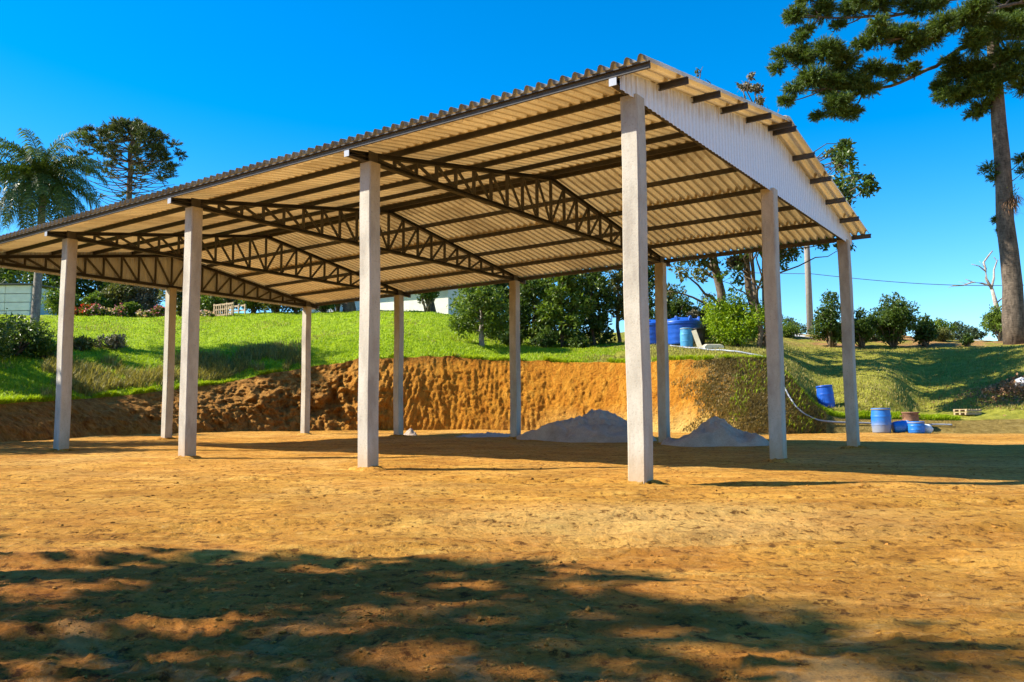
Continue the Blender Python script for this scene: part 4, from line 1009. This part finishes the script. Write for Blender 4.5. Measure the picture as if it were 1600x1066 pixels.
# barrels and clutter at the foot of the right hill
def yard_pt(px, D):
    q = at(px, 660, D); return np.array((q[0], q[1], land(q[0], q[1])))
p = at(1293, 637, 31.2); p[2] = land(p[0], p[1])-.22; barrel(p, 'blue', 'dark blue barrel leaning in the gully behind the right columns', tilt=(math.radians(-4), math.radians(-4), .0), h=1.0, r=.30)
kB = .62/29*FPX
p = yard_pt(1377, 28.6); barrel(p, 'dirty_blue', 'upright open blue barrel with mud splashed lower half', open_top=True, h=.84, r=.315)
p = yard_pt(1404, 28.4); barrel(p+np.array((-.12, .15, .19)), 'bright_blue', 'cut bright blue barrel half lying on its side, nearest the upright barrel', tilt=(math.radians(8), math.radians(84), .1), h=.5, r=.20, open_top=True)
p = yard_pt(1431, 28.3); barrel(p, 'bright_blue', 'short cut bright blue barrel at the right end of the clutter', h=.40, r=.27, open_top=True)
p = yard_pt(1423, 29.3)
rp = empty('rusty_pot', p, 0, 'brown rusty pot behind the cut blue barrels', 'pot')
MB().lathe([(0, 0), (.22, 0), (.27, .3), (.26, .52), (.29, .54), (.29, .58), (.25, .58), (.23, .3), (0, .28)], 26).build('body', M['brown_pot'], rp, True)
for s in (-1, 1): MB().tube([(s*.27, -.07, .46), (s*.34, -.05, .43), (s*.34, .05, .43), (s*.27, .07, .46)], .014, 6).build('handle', M['brown_pot'], rp, True)
def sack(p, R, label, mat='white_bag', name='white_sack', sq=.8):
    V = []; F = []; n, m = 22, 14
    for j in range(m):
        th = math.pi*j/(m-1)
        for i in range(n):
            a = 2*math.pi*i/n; d = np.array((math.sin(th)*math.cos(a), math.sin(th)*math.sin(a), -math.cos(th)*sq))
            q = float(fbm(np.array([d[0]*2.2+p[0]]), np.array([d[1]*2.2]), np.array([d[2]*2.2]), oct=3, seed=5)[0]); V.append(p+d*R*(.75+.5*q)+np.array((0, 0, R*sq*.8)))
    F = [(j*n+i, j*n+(i+1) % n, (j+1)*n+(i+1) % n, (j+1)*n+i) for j in range(m-1) for i in range(n)]
    tag(mesh_obj(name, np.array(V), F, M[mat], None, True), label, 'sack')
sack(yard_pt(1446, 28.5), .22, 'crumpled white sack beside the short cut blue barrel')
sack(on(1597, 606)+np.array((0, 0, .02)), .26, 'white sack on the reddish leaf heap at the right edge')
# stack of small timber slats
def pallet(p, rz, w, d, layers, label, name='wooden_pallet'):
    root = empty(name, p, rz, label, 'pallet')
    for k in range(layers):
        z = .02+k*.115
        for y in (-d/2+.05, 0, d/2-.05): MB().box((random.uniform(-.02, .02), y, z+.035), (w, .07, .07)).build('bearer', M['wood'], root)
        for x in np.linspace(-w/2+.05, w/2-.05, 6): MB().box((x+random.uniform(-.015, .015), random.uniform(-.03, .03), z+.083), (.08, d, .02)).build('slat', M['wood'], root)
p = on(1512, 649); pallet(p, .35, .75, .6, 2, 'weathered wooden pallets lying on dry grass at the right')
# open slatted crate at the top of the lawn
def crate():
    p = spot(357, 45.3); k = 45.3/FPX; w, h, d = 44*k, 20*k, .8
    root = empty('wooden_crate', p-np.array((0, 0, .03)), -.55, 'pale open slatted wooden crate at the top of the lawn', 'crate')
    for x in (-w/2, -w/6, w/6, w/2):
        for y in (-d/2, d/2): MB().box((x, y, h/2), (.07, .06, h+random.uniform(-.05, .08))).build('post', M['wood'], root)
    for y in (-d/2-.04, d/2+.04):
        for z in (.08, h*.55, h-.05): MB().box((0, y, z), (w*random.uniform(.9, 1.05), .02, .085)).build('rail', M['wood'], root)
    for x in np.linspace(-w/2+.08, w/2-.08, 9): MB().box((x, -d/2-.063, h*.5), (.045, .018, h*random.uniform(.6, 1.0))).build('slat', M['wood'], root)
crate()
# hose and pipe
def along(pts, lift=.03, n=60):
    P = np.array([on(x, y) for x, y in pts]); q = np.linspace(0, len(P)-1, n); out = np.stack([np.interp(q, np.arange(len(P)), P[:, c]) for c in range(3)], 1)
    kk = np.ones(5)/5
    for c in range(2): out[:, c] = np.convolve(np.pad(out[:, c], 2, 'edge'), kk, 'valid')
    for i in range(n): out[i, 2] = land(out[i, 0], out[i, 1])+lift
    out[:, 2] = np.convolve(np.pad(out[:, 2], 2, 'edge'), kk, 'valid'); return out
tag(MB().tube(along([(1224, 606), (1232, 622), (1242, 638), (1256, 651), (1275, 660), (1300, 663), (1340, 664), (1385, 666), (1420, 669), (1460, 667), (1490, 668)], .09, 90), .03, 8).build('hose', M['hose'], None, True), 'grey hose running down the bank nose and along the yard edge', 'hose')
tag(MB().tube(along([(1046, 540), (1075, 546), (1110, 549), (1140, 551), (1170, 555), (1200, 562)], .05, 50), .035, 8).build('water_pipe', M['hose'], None, True), 'thin grey pipe crossing the grass from the blue tanks', 'pipe')
# sand
def heap(px, py, wpx, hpx, D, label, skew=0., peaks=((0, 0, 1.),), name='sand_pile', mat='sand', cat='sand pile', seed=3, dp=.75):
    k = D/FPX; c = at(px, py, D); R = wpx*k/2; H = hpx*k; n, m = 90, 44; V = []; F = []
    g0 = plane_z(c[0], c[1]); 
    for j in range(m):
        f = j/(m-1)
        for i in range(n):
            a = 2*math.pi*i/n; edge = 1+.14*math.sin(2*a+seed)+.09*math.sin(3*a+seed*2)+.05*math.sin(5*a)
            x = R*f*edge*math.cos(a); y = R*dp*f*edge*math.sin(a)
            rim = max(0., 1-f**1.5); z = 0.
            for ax, ay, ah in peaks:
                s = max(0., 1-math.hypot((x/R-ax), (y/(R*dp)-ay))/(1.0+.25*(1-ah))); s = s-.13*max(0, s-.72)/.28; z = math.log(math.exp(9*z)+math.exp(9*ah*s))/9 if z > 0 else ah*s
            z = H*1.12*min(z, 1.5*rim)
            nz = float(0); V.append((c[0]+x+skew*z, c[1]+y, z))
    V = np.array(V); nn = fbm(V[:, 0]*2.2, V[:, 1]*2.2, seed=seed, oct=5)-.5; n2 = vnoise(V[:, 0]*9, V[:, 1]*9, seed=seed+3)-.5
    q = np.clip(V[:, 2]/H*3, 0, 1); V[:, 2] += (nn*.55*H+n2*.07+(vnoise(V[:, 0]*22, V[:, 1]*22, seed=seed+4)-.5)*.03)*q
    V[:, 2] += plane_z(V[:, 0], V[:, 1])-.03
    F = [(j*n+i, (j+1)*n+i, (j+1)*n+(i+1) % n, j*n+(i+1) % n) for j in range(m-1) for i in range(n)]
    tag(mesh_obj(name, V, F, M[mat], None, True), label, cat)
heap(922, 686, 210, 47, 23.2, 'wide heap of grey sand behind the near corner column', .1, ((.18, 0, 1.), (-.22, .1, .74), (.55, -.1, .45)), seed=3)
heap(1120, 695, 150, 43, 20.6, 'pointed heap of grey sand left of the centre gable column', -.05, ((0, 0, 1.), (.3, -.15, .5), (-.4, .1, .38)), seed=8)
heap(641, 681, 26, 13, 27.5, 'small lump of pale sand beside a back column', peaks=((0, 0, .9), (.4, .1, .6)), seed=5)
heap(765, 680, 120, 6, 26.5, 'thin spread of pale sand before the orange bank', seed=6, dp=1.2)
# pole and wire
def pole():
    b_ = spot(1268, 57); k = 57/FPX; H = at(1268, 290, 57)[2]-b_[2]
    root = empty('utility_pole', b_, 0, 'slim concrete utility pole standing by the road, its top hidden by the roof', 'utility pole')
    MB().tube([(0, 0, -.3), (0, 0, H*.5), (0, 0, H)], [.24, .20, .15], 12).build('shaft', M['pole'], root, True)
    MB().box((0, 0, H-.4), (1.5, .1, .12)).build('crossarm', M['wood'], root)
    for x in (-.65, 0, .65): 
        q = MB().lathe([(.03, H-.34), (.05, H-.30), (.03, H-.26), (.05, H-.22), (.02, H-.18)], 10); MB().add([(v[0]+x, v[1], v[2]) for v in q.V], q.F).build('insulator', M['grey'], root, True)
    a = at(1268, 428, 56.8); e = at(1760, 438, 50); c_ = at(1000, 410, 64)
    P = arc(c_, a, .25, 16); Q = arc(a, e, .55, 24)
    tag(MB().tube(np.vstack([P, Q[1:]]), .022, 5).build('power_line', M['wire']), 'thin dark cable strung from the utility pole across the sky', 'cable')
pole()

# ------------------------------------------------------------------ grass, leaf litter, clods
def scatter_on(P, n, cmin, cmax, rmin, rmax, keepf=None):
    """random points on a lofted grid, even in picture columns"""
    a = rng.uniform(cmin, cmax, n); r = rng.uniform(rmin, rmax, n); ci = np.interp(a, COLS, np.arange(len(COLS)))
    i = np.clip(ci.astype(int), 0, len(COLS)-2); j = np.clip(r.astype(int), 0, P.shape[1]-2); fi = (ci-i)[:, None]; fj = (r-j)[:, None]
    Q = P[i, j]*(1-fi)*(1-fj)+P[i+1, j]*fi*(1-fj)+P[i, j+1]*(1-fi)*fj+P[i+1, j+1]*fi*fj
    if keepf is not None: Q = Q[keepf(Q, a)]
    return Q
def blades(name, Q, h, w, mat, label, lean=.5):
    n = len(Q); a = rng.random(n)*6.283; d = np.stack([np.cos(a), np.sin(a), np.zeros(n)], 1); hh = (h*(.5+rng.random(n)))[:, None]
    s = np.stack([-np.sin(a), np.cos(a), np.zeros(n)], 1)*w*(.7+.6*rng.random(n))[:, None]; up = np.array((0, 0, 1.)); b = Q-np.array((0, 0, .01))
    m = b+up*hh*.6+d*hh*lean*.25; t = b+up*hh*.95+d*hh*lean*(.5+.5*rng.random(n))[:, None]
    V = np.stack([b-s, b+s, m+s*.7, m-s*.7, t], 1).reshape(-1, 3); o = np.arange(n)[:, None]*5
    tag(mesh_obj(name, V, [o+np.array([[0, 1, 2, 3]]), o+np.array([[3, 2, 4]])], M[mat]), label, 'grass', kind='stuff')
def lush(Q, a):
    d = fbm(Q[:, 0]*.3, Q[:, 1]*.3, seed=8); return (Q[:, 0] < 4+8*(d-.5)) | (d > .55)
Q = scatter_on(HP, 90000, -40, 1000, 0, 88, lush); blades('lawn_grass', Q, .085, .016, 'blade', 'short bright green grass of the lawn slope')
Q = scatter_on(HP, 60000, -40, 1640, 0, 88, lambda Q, a: ((a > 1000) | (fbm(Q[:, 0]*.5, Q[:, 1]*.5, seed=18) > .6)) & ~((a > 1200) & (Q[:, 2] < 1.0)))
blades('dry_grass', Q, .10, .014, 'blade_dry', 'dry yellowish grass scattered over the slopes')
Q = scatter_on(HP, 15000, -40, 1230, 0, 2.5, lambda Q, a: fbm(Q[:, 0]*1.2, Q[:, 1]*1.2, seed=28) > .48); blades('bank_edge_grass', Q, .16, .014, 'blade', 'grass fringe hanging along the bank top', 1.4)
Q = scatter_on(HP, 20000, 60, 480, 4, 40, lambda Q, a: fbm(Q[:, 0]*.8, Q[:, 1]*.8, seed=38) > .53); blades('tall_weeds', Q, .30, .014, 'blade_dry', 'tall straw coloured weeds on the left lawn', .8)
Q = scatter_on(BP, 46000, 1040, 1290, 4, 99, lambda Q, a: rng.random(len(a)) < np.clip((a-1075+6*(4-Q[:, 2]))/110+1.6*(fbm(Q[:, 0]*1.6, Q[:, 2]*1.6+Q[:, 1], seed=48)-.52), 0, .9))
blades('nose_grass', Q, .09, .014, 'blade_brown', 'dry grass covering the end of the cut bank', 1.)
Q = scatter_on(BP, 1100, 1140, 1290, 6, 99, lambda Q, a: fbm(Q[:, 0]*.9, Q[:, 2]*.9, seed=58) > .5); blades('nose_weeds', Q, .16, .018, 'blade', 'green weeds on the end of the cut bank', 1.)
Q = scatter_on(HP, 8000, 1225, 1500, 0, 6); blades('yard_edge_grass', Q, .12, .016, 'blade', 'green grass strip along the yard edge by the barrels', .8)
def litter():
    c = on(1592, 618); n = 3000; P = np.stack([rng.normal(size=n)*1.15, rng.normal(size=n)*1.0, np.zeros(n)], 1)+np.array((c[0]+.45, c[1]+.5, 0))
    z = np.array([land(q[0], q[1]) for q in P[::20]]); z = np.interp(np.arange(n), np.arange(n)[::20], z)
    o = np.argsort(P[:, 0])
    P[:, 2] = np.array([land(q[0], q[1]) for q in P]) + np.abs(rng.normal(size=n))*.22*np.exp(-(((P[:, 0]-c[0]-.45)/1.2)**2+((P[:, 1]-c[1]-.5)/1.)**2))
    V, F = leaf_quads(P, .13, .5, None, .5); tag(mesh_obj('leaf_litter', V, F, M['leaf_rust']), 'heap of dry reddish leaves and clippings at the right edge', 'leaf litter', kind='stuff')
litter()
def clods(name, n, rmin, rmax, smin, smax, seed, label, where=None):
    """loose lumps of earth lying on the yard"""
    r_ = np.random.default_rng(seed); u = r_.random(n); R = rmin*(rmax/rmin)**u; A = np.radians(r_.uniform(-34, 34, n)); x = R*np.sin(A); y = R*np.cos(A)
    k = fbm(x*.7, y*1.2, seed=77) > r_.uniform(.25, .65, n); k = k & where(x, y) if where else k; x, y = x[k], y[k]; n = len(x)
    z = ground_z(x, y); s = smin*(smax/smin)**(r_.random(n)**2.2)*np.clip(np.hypot(x, y)/5, .6, 2.2)
    ico = np.array([(0,0,1),(.894,0,.447),(.276,.851,.447),(-.724,.526,.447),(-.724,-.526,.447),(.276,-.851,.447),(.724,.526,-.447),(-.276,.851,-.447),(-.894,0,-.447),(-.276,-.851,-.447),(.724,-.526,-.447),(0,0,-1)])
    T = np.array([(0,1,2),(0,2,3),(0,3,4),(0,4,5),(0,5,1),(1,6,2),(2,7,3),(3,8,4),(4,9,5),(5,10,1),(6,7,2),(7,8,3),(8,9,4),(9,10,5),(10,6,1),(6,11,7),(7,11,8),(8,11,9),(9,11,10),(10,11,6)])
    sc = r_.uniform(.6, 1.3, (n, 1, 3))*np.array((1.25, 1, .55)); a = r_.random(n)*6.28
    V = ico[None]*sc*(1+r_.normal(size=(n, 12, 1))*.38)*s[:, None, None]; c_, s_ = np.cos(a)[:, None], np.sin(a)[:, None]
    V = np.stack([V[..., 0]*c_-V[..., 1]*s_+x[:, None], V[..., 0]*s_+V[..., 1]*c_+y[:, None], V[..., 2]+z[:, None]+s[:, None]*.2], -1)
    F = (T[None]+np.arange(n)[:, None, None]*12).reshape(-1, 3)
    tag(mesh_obj(name, V.reshape(-1, 3), F, M['clod']), label, 'clods', kind='stuff')
clods('dirt_clods', 9000, 2.3, 16, .002, .011, 11, 'loose small clods of earth strewn over the yard')
clods('churned_clods', 9000, 2.3, 5.2, .003, .017, 23, 'larger broken clods of churned soil in the near left foreground', lambda x, y: (x < .9-.25*(y-3)))
